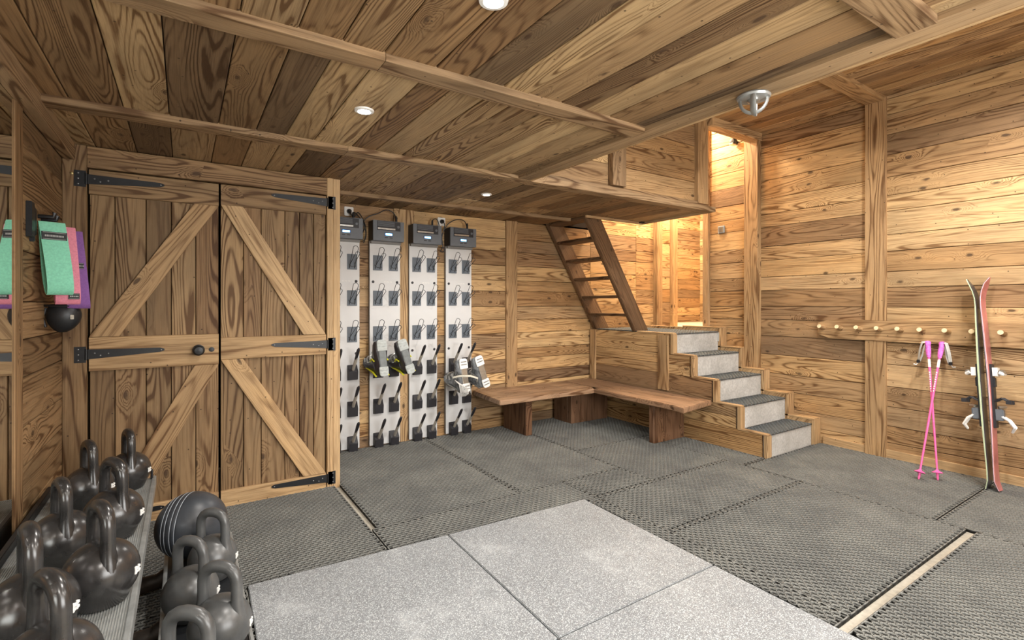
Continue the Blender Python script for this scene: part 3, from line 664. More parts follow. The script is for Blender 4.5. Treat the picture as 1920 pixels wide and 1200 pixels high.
# ------------------------------------------------------------------ boot warmers
def boot_warmer(x0, label, first=None):
    if first: r = copy_tree(first); r.location = (x0, 0, 0); r['label'] = label; return r
    r = empty('boot_warmer', (x0, 0, 0)); tag(r, label, 'boot dryer', 'wall mounted boot warmer panels')
    W = .283; yf = 4.42
    MB().box((0, yf, .03), (W, YB-.004, 1.865), 0).box((-.001, yf+.001, .031), (.004, YB-.004, 1.864), 1).build('panel', [M_PANEL, M_PANSIDE], r, bevel=.001)
    # control box
    b = MB().box((0, yf-.10, 1.862), (W, YB-.004, 2.04)).box((-.001, yf-.09, 1.866), (.0, YB-.006, 2.036), 1).build('control_box', [M_BOX, M_BOXD], r, bevel=.003)
    MB().box((.035, yf-.103, 1.955), (W-.035, yf-.098, 2.036)).build('vent_recess', M_BOXD, b)
    mbv = MB()
    for k in range(5): mbv.box((.038, yf-.106, 1.99+k*.009), (W-.09, yf-.102, 1.994+k*.009))
    mbv.build('vent_louvre', M_BOX, b)
    MB().box((.04, yf-.108, 1.962), (W-.085, yf-.102, 1.975)).build('chrome_strip', M_STEEL, b)
    MB().lathe([(.012, 0), (.012, .004), (.004, .006)], 12, Matrix.Translation((W-.055, yf-.103, 1.992)) @ Matrix.Rotation(PI/2, 4, 'X')).build('latch', M_BOX, b, True)
    MB().box((.102, yf-.103, 1.907), (.178, yf-.099, 1.935)).build('screen_frame', simple('blue_screen_surround', (.02, .06, .2), .3, noise=(30, .1)), b)
    MB().box((.110, yf-.105, 1.912), (.170, yf-.102, 1.929)).build('display_screen', M_SCREEN, b)
    MB().box((.105, yf-.103, 1.887), (.132, yf-.100, 1.894)).box((.148, yf-.103, 1.887), (.175, yf-.100, 1.894)).build('button', M_BOXD, b)
    MB().box((.004, yf-.03, 1.842), (W-.004, yf+.01, 1.862)).build('box_bracket', M_PANSIDE, r)
    cxs = (.073, .218)
    for zi, z in enumerate((1.67, 1.352, 1.032)):
        for cx in cxs:
            MB().box((cx-.043, yf-.004, z-.068), (cx+.043, yf+.002, z+.068)).build('hook_plate', M_PLATE, r, bevel=.001)
            mb = MB()
            def loop(xc, w, yb, ytip, z0, z1, rr=.0026):
                pts = [V((xc-w, yb, z0)), V((xc-w, (yb*1+ytip*3)/4, z0+(z1-z0)*.75))]
                pts += [V((xc-w*math.cos(a), ytip, z1-w*.1+math.sin(a)*w)) for a in [PI*k/6 for k in range(7)]]
                pts += [V((xc+w, (yb*1+ytip*3)/4, z0+(z1-z0)*.75)), V((xc+w, yb, z0))]
                mb.tube(pts, rr, 5)
            loop(cx-.002, .022, yf-.004, yf-.12, z-.055, z+.110)
            loop(cx+.004, .018, yf-.004, yf-.155, z-.015, z+.06)
            mb.tube([(cx-.03, yf-.006, z-.02), (cx-.02, yf-.05, z-.045), (cx+.015, yf-.06, z-.045), (cx+.025, yf-.006, z-.02)], .002, 5)
            mb.build('glove_hook', M_WIRE, r, True)
    for zi, z in enumerate((.70, .38, .075)):
        for cx in cxs:
            # wedge socket
            mb = MB(); w = .043
            mb.add([V(p) for p in [(cx-w, yf, z-.068), (cx+w, yf, z-.068), (cx+w, yf, z+.068), (cx-w, yf, z+.068),
                    (cx-w*.9, yf-.045, z-.060), (cx+w*.9, yf-.045, z-.060), (cx+w*.9, yf-.052, z+.012), (cx-w*.9, yf-.052, z+.012)]],
                   [(0,1,2,3),(4,7,6,5),(0,4,5,1),(1,5,6,2),(2,6,7,3),(3,7,4,0)])
            base = mb.build('arm_socket', M_BOXD, r, bevel=.002)
            p0 = V((cx, yf-.012, z+.0)); p1 = V((cx, yf-.180, z+.200)); p2 = V((cx, yf-.215, z+.30)); d = (p1-p0).normalized()
            t0 = p0+(p1-p0)*.72
            arm = MB().tube([p0, t0], .0135, 10).build('warmer_arm', M_TUBE, r, True)
            g = MB().tube([t0-d*.015, t0+d*.01, t0+d*.05, t0+d*.09, t0+d*.105], [.0145, .016, .0185, .0165, .009], 10, flat=.75).build('arm_nozzle', M_BOXD, arm, True)
            MB().box((-.005, -.003, -.012), (.005, .002, .012)).build('nozzle_slot', M_RIVET, g, loc=tuple(t0+d*.085+V((0, -.018, -.002)))) if False else None
    for (cx, z) in ((.03, 1.50), (W-.03, 1.50), (.03, .865), (W-.03, .865)):
        MB().lathe([(.012, 0), (.012, .004), (.006, .006)], 12, Matrix.Translation((cx, yf, z)) @ Matrix.Rotation(PI/2, 4, 'X')).build('screw', M_BOXD, r, True)
    mb = MB(); x = .13
    rr = random.Random(3)
    while x < .205:
        ww = rr.choice((.004, .006, .007)); mb.box((x, yf-.0008, 1.500-.005), (x+.0018, yf+.0003, 1.500+.006)); mb.box((x, yf-.0008, 1.500+.004*rr.choice((-1, 0, 1))), (x+ww, yf+.0003, 1.502+.004*rr.choice((0, 0, 1)))); x += ww+.003
    mb.build('maker_lettering', M_MARK, r)
    return r
bw = boot_warmer(1.387, 'grey boot warmer panel holding the black and yellow boots')
boot_warmer(1.013, 'grey boot warmer panel partly hidden by the barn door post', bw)
boot_warmer(1.760, 'grey boot warmer panel with empty arms, third from the barn door', bw)
boot_warmer(2.137, 'grey boot warmer panel with white boots, nearest the bench', bw)
# sockets and cables
def outlet(x, z, label, plug=True, sz=.04):
    o = MB().box((x-sz, YB-.014, z-sz), (x+sz, YB-.001, z+sz)).build('power_outlet', M_WPLAS, bevel=.004); tag(o, label, 'outlet')
    MB().lathe([(.022, 0), (.020, -.001), (.018, .0)], 20, Matrix.Translation((x, YB-.0145, z)) @ Matrix.Rotation(PI/2, 4, 'X')).build('socket_well', M_PANSIDE, o, True)
    return o
outlet(1.212, 2.115, 'white wall outlet with black plug near the closet corner')
outlet(2.105, 2.105, 'white wall outlet with black plug between the right warmers')
outlet(3.06, .27, 'white wall outlet low on the wall under the bench')
def cable(pts, label, r=.0045, plug=None):
    # smooth through points
    P_ = [V(p) for p in pts]; out = []
    for i in range(len(P_)-1):
        p0, p1, p2, p3 = P_[max(i-1, 0)], P_[i], P_[i+1], P_[min(i+2, len(P_)-1)]
        for k in range(6):
            t = k/6; out.append(.5*((2*p1)+(p2-p0)*t+(2*p0-5*p1+4*p2-p3)*t*t+(3*p1-p0-3*p2+p3)*t**3))
    out.append(P_[-1])
    e = MB().tube(out, r, 6).build('power_cable', M_CABLE, None, True); tag(e, label, 'cable')
    if plug: MB().lathe([(.012, 0), (.017, .01), (.017, .028), (.008, .042)], 12, Matrix.Translation(plug) @ Matrix.Rotation(PI/2, 4, 'X')).build('plug', M_CABLE, e, True)
    MB().lathe([(.010, 0), (.010, .04), (.005, .055)], 10, Matrix.Translation(pts[-1])).build('connector', M_CABLE, e, True)
    return e
yb = YB-.02
cable([(1.212, yb-.03, 2.115), (1.215, yb-.05, 2.08), (1.24, yb-.05, 2.06), (1.27, yb-.06, 2.10), (1.31, yb-.05, 2.06), (1.345, yb-.04, 1.98), (1.35, yb-.03, 1.90), (1.33, yb-.03, 1.86), (1.31, yb-.03, 1.90), (1.335, yb-.03, 2.0), (1.25, 4.40, 2.10), (1.23, 4.38, 2.045)], 'black looped power cable from the left outlet to the first warmer', plug=(1.212, YB-.012, 2.115))
cable([(1.33, yb-.03, 1.84), (1.35, yb-.03, 1.93), (1.325, yb-.03, 2.02), (1.37, yb-.05, 2.075), (1.45, yb-.06, 2.11), (1.53, yb-.06, 2.15), (1.60, yb-.06, 2.12), (1.615, 4.37, 2.045)], 'black cable arching to the top of the second warmer')
cable([(2.105, yb-.03, 2.105), (2.11, yb-.05, 2.05), (2.09, yb-.03, 1.95), (2.10, yb-.03, 1.86), (2.075, yb-.03, 1.81), (2.115, yb-.03, 1.82), (2.08, yb-.03, 1.93), (2.12, yb-.03, 2.03), (2.16, yb-.05, 2.09), (2.24, yb-.06, 2.13), (2.32, yb-.06, 2.12), (2.345, 4.37, 2.045)], 'black cable arching from the right outlet to the fourth warmer', plug=(2.105, YB-.012, 2.105))
cable([(2.09, yb-.03, 1.90), (2.07, yb-.03, 2.0), (2.05, yb-.04, 2.08), (2.02, yb-.05, 2.115), (1.985, yb-.05, 2.10), (1.975, 4.38, 2.045)], 'short black cable curling over the top of the third warmer')

# ------------------------------------------------------------------ ski boots
def ski_boot(name, loc, rot, mats, lab, group, acc=True):
    """sole on local z=0 facing -z, toe +y, shaft up +z at the heel"""
    shell, accent, sole = mats
    r = empty(name, loc); r.rotation_euler = rot; r.scale = (1.25, 1, 1); tag(r, lab, 'ski boot', group)
    def ring(y, z0, w, h, n=12, up=V((0, 0, 1))):
        pts = []
        for k in range(n):
            a = 2*PI*k/n; c, s_ = math.cos(a), math.sin(a)
            cc = abs(c)**.7*(1 if c > 0 else -1); ss = abs(s_)**.7*(1 if s_ > 0 else -1)
            pts.append(V((cc*w/2, y, z0+h/2+ss*h/2)))
        return pts
    prof = [(.150, .03, .04, .03), (.142, .018, .085, .055), (.115, .012, .098, .075), (.06, .012, .098, .095), (.0, .012, .088, .125), (-.05, .012, .08, .15), (-.10, .012, .082, .15), (-.135, .015, .072, .13), (-.15, .03, .045, .09)]
    MB().loft([ring(*p) for p in prof]).build('shell', shell, r, True)
    # cuff: rings going up and slightly forward
    rings = []
    for z, y, w, d_ in [(.08, -.062, .092, .14), (.15, -.06, .10, .145), (.20, -.052, .102, .14), (.26, -.038, .108, .145), (.285, -.03, .106, .14)]:
        rings.append([V((math.cos(a)*w/2, y+math.sin(a)*d_/2, z+.12*(math.sin(a)*d_/2))) for a in [2*PI*k/14 for k in range(14)]])
    MB().loft(rings).build('cuff', shell, r, True)
    # lugs
    def lug(y0, y1, w0, w1):
        return MB().loft([[V((sx*w/2*(1 if abs(sx) > .9 else 1), y, z)) for sx, z in ((-1, 0), (1, 0), (1, .014), (-1, .014))] for y, w in ((y0, w0*.6), (y0+.012*(1 if y1 > y0 else -1), w0), ((y0+y1)/2, (w0+w1)/2*1.04), (y1, w1))])
    lug(.155, .06, .066, .070).build('toe_lug', sole, r, bevel=.003)
    lug(-.155, -.075, .060, .064).build('heel_lug', sole, r, bevel=.003)
    MB().box((-.026, -.078, .004), (.026, .062, .014)).build('sole_bridge', M_SOLB if acc else M_STEEL, r, bevel=.004)
    mbx = MB()
    for yy in (.10, .125, -.10, -.125): mbx.box((-.024, yy-.004, -.003), (.024, yy+.004, .001))
    mbx.build('tread_bar', M_PANSIDE if not acc else sole, r)
    # accents on both sides
    mb = MB()
    for sx in (-1, 1):
        mb.tube([(sx*.046, -.145, .05), (sx*.047, -.115, .10), (sx*.049, -.09, .16), (sx*.053, -.07, .22)], [.012, .016, .012, .006], 8, flat=.5)
        mb.tube([(sx*.050, -.02, .05), (sx*.051, .0, .09), (sx*.05, -.02, .13)], [.005, .007, .005], 6)
    mb.build('side_stripe', accent, r, True)
    mb = MB()
    for z, y in ((.17, .012), (.22, .022), (.11, .035)):
        mb.tube([(-.05, y-.03, z), (-.03, y+.005, z+.006), (0, y+.016, z+.008), (.03, y+.005, z+.006), (.052, y-.03, z)], .006, 6)
        mb.box((.047, y-.04, z-.008), (.058, y-.004, z+.012))
    mb.build('buckle', M_STEEL, r, True)
    return r
M_SHB = simple('black_boot_shell', (.035, .032, .036), .3, noise=(15, .2)); M_YEL = simple('acid_yellow_plastic', (.72, .72, .03), .4, noise=(15, .1))
M_SOLG = simple('grey_green_sole', (.42, .46, .455), .32, noise=(30, .22)); M_SOLB = simple('mid_grey_sole', (.16, .18, .185), .4, noise=(30, .2)); M_SHW = simple('smoky_white_boot_shell', (.20, .215, .23), .22, noise=(22, .75))
M_SOLW = simple('white_sole_lug', (.85, .86, .85), .35, noise=(20, .03))
# inverted: sole faces the room (-Y) and a little up; toe up
BR_ = (math.radians(90-14), 0, 0)
for x, rz, lb in ((1.405, .05, 'black ski boot with yellow heel hung sole out, the left one'), (1.615, .28, 'black ski boot with yellow trim hung sole out, the right one')):
    ski_boot('ski_boot', (x, 4.11, .845), (math.radians(98), .03, PI+.10) if rz < .1 else (math.radians(98), .26, PI+.12), (M_SHB, M_YEL, M_SOLG), lb, 'black and yellow ski boots')
for x, z, lb in ((2.175, .640, 'white-soled grey ski boot hung lower, straps dangling'), (2.365, .660, 'white-soled grey ski boot overhanging the warmer edge by the bench')):
    ski_boot('ski_boot', (x, 4.09, z), (math.radians(98), .06 if x < 2.3 else .26, PI+.1), (M_SHW, M_STEEL, M_SOLW), lb, 'pale ski boots', acc=False)
mb = MB()
for k in range(7):
    mb.tube([(2.075+k*.015, 4.10, .60-k*.010), (2.09+k*.015, 4.045, .57-k*.008), (2.105+k*.013, 4.05, .50-k*.004), (2.125+k*.008, 4.09, .45)], .0045, 6, flat=1.4)
tag(mb.build('boot_laces', M_WPLAS, None, True), 'bundle of white boot straps hanging from the pale boots', 'straps')
mb = MB().tube([(2.06, 4.11, .625), (2.10, 4.05, .645), (2.18, 4.0, .645), (2.25, 3.99, .62), (2.255, 4.01, .59)], .013, 8, flat=.4)
tag(mb.build('power_strap', simple('cream_webbing', (.55, .53, .45), .8, noise=(60, .1)), None, True), 'cream webbing strap across the left pale boot', 'strap')

# ------------------------------------------------------------------ coat rack, poles, skis
cr = empty('peg_rack', (XR-.02, .8, 1.08)); tag(cr, 'long live-edge wooden peg board with stub pegs along the right wall', 'coat rack')
n = 26; top = []; bot = []
rg = random.Random(9)
for i in range(n+1):
    y = 2.285-(2.285+.25)*i/n
    e = 1 if i else .6
    top.append((y, 1.075+.088*e+rg.uniform(-.004, .004))); bot.append((y, 1.075-.086*e+rg.uniform(-.003, .003)))
poly = top+bot[::-1]; c = V((XR-.018, 1.0, 1.08)); vs = []
for xx in (-.026, .012):
    vs += [V((-(1.0-y) if False else (y-1.0), (z-1.08), xx)) for y, z in poly]
# local x = along world Y, local y = world z, local z = world x
m_ = len(poly); mb = MB()
quads = []
for i in range(n):
    quads += [(i, i+1, m_-2-i, m_-1-i), (m_+i, m_+m_-1-i, m_+m_-2-i, m_+i+1)]
quads += [(i, (i+1) % m_, (i+1) % m_+m_, i+m_) for i in range(m_)]
mb.add(vs, quads); o = mb.build('board', W_TRIM, bevel=.003)
o.matrix_basis = Matrix(((0, 0, 1, c.x), (1, 0, 0, c.y), (0, 1, 0, c.z), (0, 0, 0, 1))); keep(o, cr)
pegm = W_TRIM; endm = simple('cut_peg_end', (.80, .66, .42), .6, noise=(40, .2))
for y in (2.235, 2.09, 1.94, 1.79, 1.645, 1.50, 1.345, 1.19, 1.035, .88, .73):
    p0 = V((XR-.04, y, 1.085)); p1 = V((XR-.115, y+.004, 1.10))
    pg = keep(MB().tube([p0, (p0+p1)/2, p1], [.020, .0185, .018], 12).build('peg', pegm, None, True), cr)
    e = MB().tube([p1, p1+(p1-p0).normalized()*.002], .017, 12).build('peg_end', endm, None); e.parent = pg; e.matrix_parent_inverse = pg.matrix_basis.inverted()

def pole(grip, tip, side, label):
    g = V(grip); t = V(tip); d = (t-g).normalized()
    r = empty('ski_pole', tuple(t)); tag(r, label, 'ski pole', 'pink ski poles')
    hot = simple('hot_pink_paint', (.86, .13, .40), .3, noise=(20, .06)) if 'hot_pink_paint' not in bpy.data.materials else bpy.data.materials['hot_pink_paint']
    mag = simple('magenta_lilac_grip', (.72, .16, .62), .5, noise=(60, .45)) if 'magenta_lilac_grip' not in bpy.data.materials else bpy.data.materials['magenta_lilac_grip']
    keep(MB().tube([g+d*.10, g+d*.4, t-d*.03], [.0085, .008, .006], 10).build('shaft', hot, None, True), r)
    keep(MB().tube([g-d*.004, g+d*.006, g+d*.03, g+d*.07, g+d*.105, g+d*.125], [.017, .021, .0165, .017, .0145, .011], 12).build('grip', mag, None, True), r)
    keep(MB().tube([g+d*.14, g+d*.20], .0092, 10).build('shaft_decal', M_MARK, None, True), r)
    mb = MB()
    for k in range(9): mb.tube([g+d*(.235+k*.018)+V((-.0085, 0, 0)), g+d*(.246+k*.018)+V((-.0085, 0, 0))], .0035 if k % 3 else .0045, 6)
    keep(mb.build('shaft_lettering', M_MARK, None), r)
    b = t-d*.055
    q = d.to_track_quat('Z', 'Y').to_matrix().to_4x4(); q.translation = b
    keep(MB().lathe([(.008, -.02), (.012, -.012), (.030, -.002), (.034, .004), (.028, .002), (.010, .006), (.008, .02)], 16, q).build('basket', hot, None, True), r)
    keep(MB().tube([t-d*.035, t-d*.012, t], [.008, .007, .003], 8).build('tip', hot, None, True), r)
    # wrist strap, a flat loop
    s = side; pts = [g+V((-.006, s*.004, 0)), g+V((-.018, s*.030, -.004)), g+V((-.02, s*.044, -.06)), g+V((-.015, s*.054, -.14)), g+V((-.01, s*.048, -.155)), g+V((-.005, s*.034, -.11)), g+V((0, s*.025, -.05)), g+V((0, s*.008, -.005))]
    keep(MB().tube(pts, .011, 8, flat=.22).build('wrist_strap', simple('pale_grey_webbing', (.52, .52, .50), .8, noise=(60, .1)), None, True), r)
    keep(MB().box((-.012, -.01, -.012), (.012, .01, .012), M=Matrix.Translation(g+V((-.014, s*.054, -.155)))).build('strap_buckle', M_CABLE, None, bevel=.003), r)
    keep(MB().tube([g+V((-.014, s*.054, -.162)), g+V((-.016, s*.068, -.182)), g+V((-.016, s*.084, -.178))], .006, 6, flat=.4).build('strap_tail', M_WPLAS, None, True), r)
pole((4.845, 1.462, 1.005), (4.565, 1.318, .022), 1, 'pink ski pole with its grip on the left, crossing its twin')
pole((4.862, 1.378, 1.003), (4.47, 1.372+.03, .022), -1, 'pink ski pole with its grip on the right, crossing its twin')

M_SKR = simple('pink_red_topsheet', (.50, .17, .17), .35, noise=(7, .35)); M_SKG = simple('pale_green_topsheet', (.52, .62, .36), .35, noise=(7, .3))
M_SKB = simple('dark_ski_base', (.05, .05, .055), .3, noise=(8, .2)); M_SKW = simple('white_ski_sidewall', (.75, .76, .72), .4, noise=(12, .15))
def ski(sgn, label, top):
    """ski standing on its tail; local z up along the ski, local x = width, local y = outward (topsheet)"""
    r = empty('ski', (4.66, 1.04+sgn*.006, .022)); tag(r, label, 'ski', 'pair of skis')
    L = 1.50; N = 26; rows = []
    for i in range(N+1):
        t = i/N; z = L*t*1.0
        w = .049+.012*abs(t-.45)/.5; 
        if t > .93: w *= max(.12, math.sqrt(max(0, 1-((t-.93)/.07)**2)))
        if t < .03: w *= .75
        camber = .010*math.sin(PI*min(1, t/.85)) if t < .85 else 0
        tip = .05*max(0, (t-.86)/.14)**1.8; tail = .018*max(0, (.05-t)/.05)**1.5
        y = .004+camber*.6+tip+tail; th = .010*math.sin(PI*min(.92, max(.12, t)))+.006
        rows.append((z-(.02*max(0, (t-.86)/.14)**2), w, y, th))
    def strip(ya, yb_, k=1.0):
        return [[V((-w*k, sgn*(y+th*ya), z)), V((w*k, sgn*(y+th*ya), z)), V((w*k, sgn*(y+th*yb_), z)), V((-w*k, sgn*(y+th*yb_), z))] for z, w, y, th in rows]
    R = Matrix.Identity(4)
    for nm, a, b, m, k in (('ski_base', 0, .3, M_SKB, .985), ('sidewall', .3, .72, M_SKW, 1.0), ('topsheet', .72, 1.0, top, .97)):
        MB().loft(strip(a, b, k)).build(nm, m, r)
    MB().loft(strip(.40, .56, 1.006)).build('edge_stripe', simple('magenta_stripe', (.45, .05, .22), .4, noise=(9, .1)) if sgn < 0 else simple('green_stripe', (.3, .5, .12), .4, noise=(9, .1)), r)
    # bindings
    y0 = .026
    def bx(a, b): return (min(a[0], b[0]), min(sgn*a[1], sgn*b[1]), a[2]), (max(a[0], b[0]), max(sgn*a[1], sgn*b[1]), b[2])
    MB().box(*bx((-.035, y0-.004, .42), (.035, y0+.012, .86))).build('binding_plate', M_BOXD, r, bevel=.003)
    t = MB().box(*bx((-.030, y0+.008, .775), (.030, y0+.040, .835))).tube([(-.034, sgn*(y0+.045), .80), (-.030, sgn*(y0+.062), .79), (.030, sgn*(y0+.062), .79), (.034, sgn*(y0+.045), .80)], .012, 8).build('toe_piece', M_WPLAS, r, bevel=.004)
    MB().lathe([(.016, -.03), (.020, -.02), (.020, .02), (.014, .03)], 12, Matrix.Translation((0, sgn*(y0+.055), .80)) @ Matrix.Rotation(PI/2, 4, 'Y')).build('toe_dial', M_STEEL, t, True)
    MB().box(*bx((-.02, y0+.006, .70), (.02, y0+.022, .765))).build('afd_pad', M_BOXD, r, bevel=.003)
    h = MB().box(*bx((-.028, y0+.006, .47), (.028, y0+.052, .55))).build('heel_piece', M_BOX, r, bevel=.006)
    MB().tube([(-.03, sgn*(y0+.03), .56), (0, sgn*(y0+.06), .565), (.03, sgn*(y0+.03), .56)], .009, 8).build('heel_cup', M_STEEL, h, True)
    MB().tube([(-.02, sgn*(y0+.04), .50), (-.024, sgn*(y0+.075), .475), (-.02, sgn*(y0+.10), .43), (.0, sgn*(y0+.085), .40), (.02, sgn*(y0+.10), .43), (.024, sgn*(y0+.075), .475), (.02, sgn*(y0+.04), .50)], .0085, 8).build('heel_lever', M_WPLAS, h, True)
    for sx in (-1, 1):
        MB().tube([(sx*.03, sgn*(y0+.01), .60), (sx*.034, sgn*(y0+.05), .625), (sx*.034, sgn*(y0+.085), .60)], [.006, .007, .006], 8).box((sx*.034-.01, min(sgn*(y0+.07), sgn*(y0+.10)), .585), (sx*.034+.01, max(sgn*(y0+.07), sgn*(y0+.10)), .612)).build('brake_arm', M_BOXD, r, bevel=.002)
    up = (V((4.835, 1.04+.125+sgn*.004, 1.50))-V((4.66, 1.04+sgn*.006, .022))).normalized()
    xa = V((1, 0, 0)); xa = (xa-up*xa.dot(up)).normalized(); ya = up.cross(xa)
    Rm = Matrix(((xa.x, ya.x, up.x), (xa.y, ya.y, up.y), (xa.z, ya.z, up.z)))
    r.rotation_euler = (Rm @ Matrix.Rotation(.03, 3, 'Z')).to_euler()
    return r
ski(1, 'left ski of the pair leaning base to base, grey curled tip', M_SKG)
ski(-1, 'right ski of the pair, pink red topsheet and green tip', M_SKR)

# ------------------------------------------------------------------ ceiling fittings
for i, (x, y) in enumerate(SPOTS):
    r = empty('downlight', (x, y, ZC)); tag(r, ['lit recessed downlight in the middle of the low ceiling, before the boot warmers', 'lit recessed downlight cut by the top edge of the photo', 'lit recessed downlight in the ceiling nearest the ladder'][i] if i < 3 else 'added recessed downlight in the low ceiling out of frame, ' + ['above the camera', 'above the grey tiles', 'behind left', 'behind right'][i-3], 'downlight', 'recessed ceiling downlights')
    MB().lathe([(.028, -.004), (.030, -.010), (.042, -.008), (.044, -.001), (.028, -.001)], 24).build('trim_ring', M_WPLAS, r, True)
    MB().lathe([(.027, -.003), (.024, -.0045), (.012, -.006), (.001, -.006)], 20).build('lamp_lens', M_LAMPGLOW, r, True)
for i, (x, y) in enumerate(HIGH):
    r = empty('downlight', (x, y, ZH)); tag(r, 'lit recessed downlight in the high ceiling out of frame, ' + ['nearest the skis', 'behind the skis corner', 'added nearest the stairs', 'nearest the added window'][i], 'downlight', 'recessed ceiling downlights')
    MB().lathe([(.030, -.004), (.032, -.012), (.042, -.010), (.044, -.001), (.030, -.001)], 24).build('trim_ring', M_WPLAS, r, True)
    MB().lathe([(.029, -.003), (.012, -.006), (.001, -.006)], 20).build('lamp_lens', M_LAMPGLOW, r, True)
r = empty('bulkhead_lamp', (1.965, 1.17, ZC-.024), .5); tag(r, 'round grey metal caged lamp fixed to the ceiling edge board', 'ceiling lamp')
MB().lathe([(.062, 0), (.066, -.006), (.062, -.014), (.045, -.017), (.001, -.017)], 28).build('base_plate', M_ALU, r, True)
for k, rz in enumerate((0, PI/2)):
    mb = MB(); ax = V((math.cos(rz), math.sin(rz), 0))
    pts = [ax*.052*math.cos(a)+V((0, 0, -.014-.058*math.sin(a))) for a in [PI*j/12 for j in range(13)]]
    mb.tube(pts, .0085, 8, flat=.45 if k else 2.0); mb.build('guard_hoop', M_ALU, r, True)
MB().lathe([(.024, -.016), (.024, -.024), (.016, -.03), (.002, -.031)], 18).build('lens', M_STEEL, r, True)
# wall fittings by the landing
ms = MB().lathe([(.02, 0), (.02, .03), (.034, .034), (.034, .075), (.026, .085), (.01, .088)], 18, Matrix.Translation((XR, 3.12, 3.02)) @ Matrix.Rotation(-PI/2, 4, 'Y')).build('motion_sensor', M_BOXD, None, True); tag(ms, 'small black round motion sensor high on the portal wall', 'sensor')
MB().box((XR-.10, 3.10, 2.985), (XR-.01, 3.145, 3.0)).build('bracket', M_STEEL, ms, bevel=.002)
sw = MB().box((XR-.012, 3.255, 2.075), (XR-.0005, 3.335, 2.155)).build('light_switch', simple('pale_blue_grey_plastic', (.38, .44, .47), .35, noise=(20, .05)), bevel=.003); tag(sw, 'square grey light switch on the wall by the portal', 'switch')
MB().box((XR-.017, 3.267, 2.087), (XR-.011, 3.293, 2.143)).box((XR-.017, 3.297, 2.087), (XR-.011, 3.323, 2.143)).build('rocker', M_STEEL, sw, bevel=.002)
for (x, y, z), pw in zip([(4.62, 3.62, 3.42), (5.5, 4.0, 3.3), (6.05, 4.9, 2.9), (4.55, 4.15, 3.35)], ['above the top step', 'in the hall', 'in the passage', 'beside the loft hatch']):
    s_ = MB().tube([(x, y, z+.085), (x, y, 3.70)], .006, 6).build('pendant_lamp', M_BLACK); tag(s_, 'warm pendant lamp hanging out of sight ' + pw, 'lamp', 'stairwell pendants')
    MB().lathe([(.012, .07), (.03, .055), (.045, .085), (.01, .10)], 14, Matrix.Translation((x, y, z))).build('socket', M_BLACK, s_, True)

# ------------------------------------------------------------------ resistance bands on the left wall
hk = empty('hook_rail', (XL, 3.02, 1.70)); tag(hk, 'black hook bracket on the left wall carrying the elastic bands', 'hook')
keep(MB().box((XL, 2.865, 1.585), (XL+.022, 2.915, 1.735)).box((XL, 2.925, 1.57), (XL+.018, 2.945, 1.725)).box((XL, 2.955, 1.60), (XL+.016, 2.985, 1.72)).build('wall_plate', M_BLACK, None, bevel=.003), hk)
for y, z in ((3.08, 1.70), (3.14, 1.695)):
    keep(MB().tube([(XL, y, z), (XL+.055, y, z), (XL+.06, y, z+.02)], .010, 8).build('hook_arm', M_BLACK, None, True), hk)
def band(x0, x1, y, ztop, zbot, mat, label, sag=.03, lab_at=None, thick=.004, lean=.0, turn=.0):
    r = empty('resistance_band', ((x0+x1)/2, y, ztop)); tag(r, label, 'resistance band', 'elastic loop bands'); r.rotation_euler = (0, 0, turn)
    N = 22; cl = []
    H = ztop-zbot
    # closed loop cross-section in the y-z plane: narrow at top, wide at the bottom
    for k in range(N):
        a = 2*PI*k/N; zz = -(1-math.cos(a))/2*H
        wd = .008+.034*((1-math.cos(a))/2)**1.1
        cl.append((math.sin(a)*wd, zz))
    mb = MB(); rings = []
    xa, xb = -(x1-x0)/2, (x1-x0)/2
    vs = []; fs = []
    for k, (yy, zz) in enumerate(cl):
        f = -zz/H
        nx, nz = cl[(k+1) % N][1]-cl[k-1][1], -(cl[(k+1) % N][0]-cl[k-1][0]); l = math.hypot(nx, nz); nx, nz = nx/l*thick/2, nz/l*thick/2
        sh = lean*f
        for (xx, sg) in ((xa+sh, 1), (xb+sh, 1), (xb+sh, -1), (xa+sh, -1)): vs.append(V((xx, yy+nx*sg, zz+nz*sg)))
    for k in range(N):
        a, b = k*4, ((k+1) % N)*4
        for j in range(4): fs.append((a+j, a+(j+1) % 4, b+(j+1) % 4, b+j))
    mb.add(vs, fs); mb.build('fabric_loop', mat, r, True)
    if lab_at is not None:
        f, w_, h_, xo = lab_at; a = math.acos(1-2*f); zz = -f*H; wd = .008+.034*f**1.1; yy = -math.sin(a)*wd-thick
        l = MB().box((-w_+xo+lean*f, yy-.0015, zz-h_), (w_+xo+lean*f, yy+.002, zz+h_)).build('woven_label', M_LABEL, r)
        mb = MB(); x = -w_*.75
        rr = random.Random(2)
        while x < w_*.7: ww = rr.uniform(.002, .005); mb.box((x+xo+lean*f, yy-.0022, zz-h_*.25), (x+ww+xo+lean*f, yy-.0014, zz+h_*.2)); x += ww+.0015
        mb.box((-w_*.9+xo+lean*f, yy-.0022, zz+h_*.75), (w_*.9+xo+lean*f, yy-.0014, zz+h_*.85)); mb.box((-w_*.9+xo+lean*f, yy-.0022, zz-h_*.85), (w_*.9+xo+lean*f, yy-.0014, zz-h_*.75))
        mb.build('label_lettering', simple('grey_thread', (.35, .36, .36), .7, noise=(90, .1)), r)
    return r
band(-.545, -.452, 3.02, 1.668, 1.343, M_GREEN, 'mint green elastic loop band hanging in front of the pink one', lean=.028, turn=.42, lab_at=(.19, .044, .018, .0))
band(-.52, -.430, 3.11, 1.660, 1.300, M_PINK, 'pink elastic loop band between the green and purple ones', lean=.018, turn=.3, lab_at=(.9, .02, .014, .02))
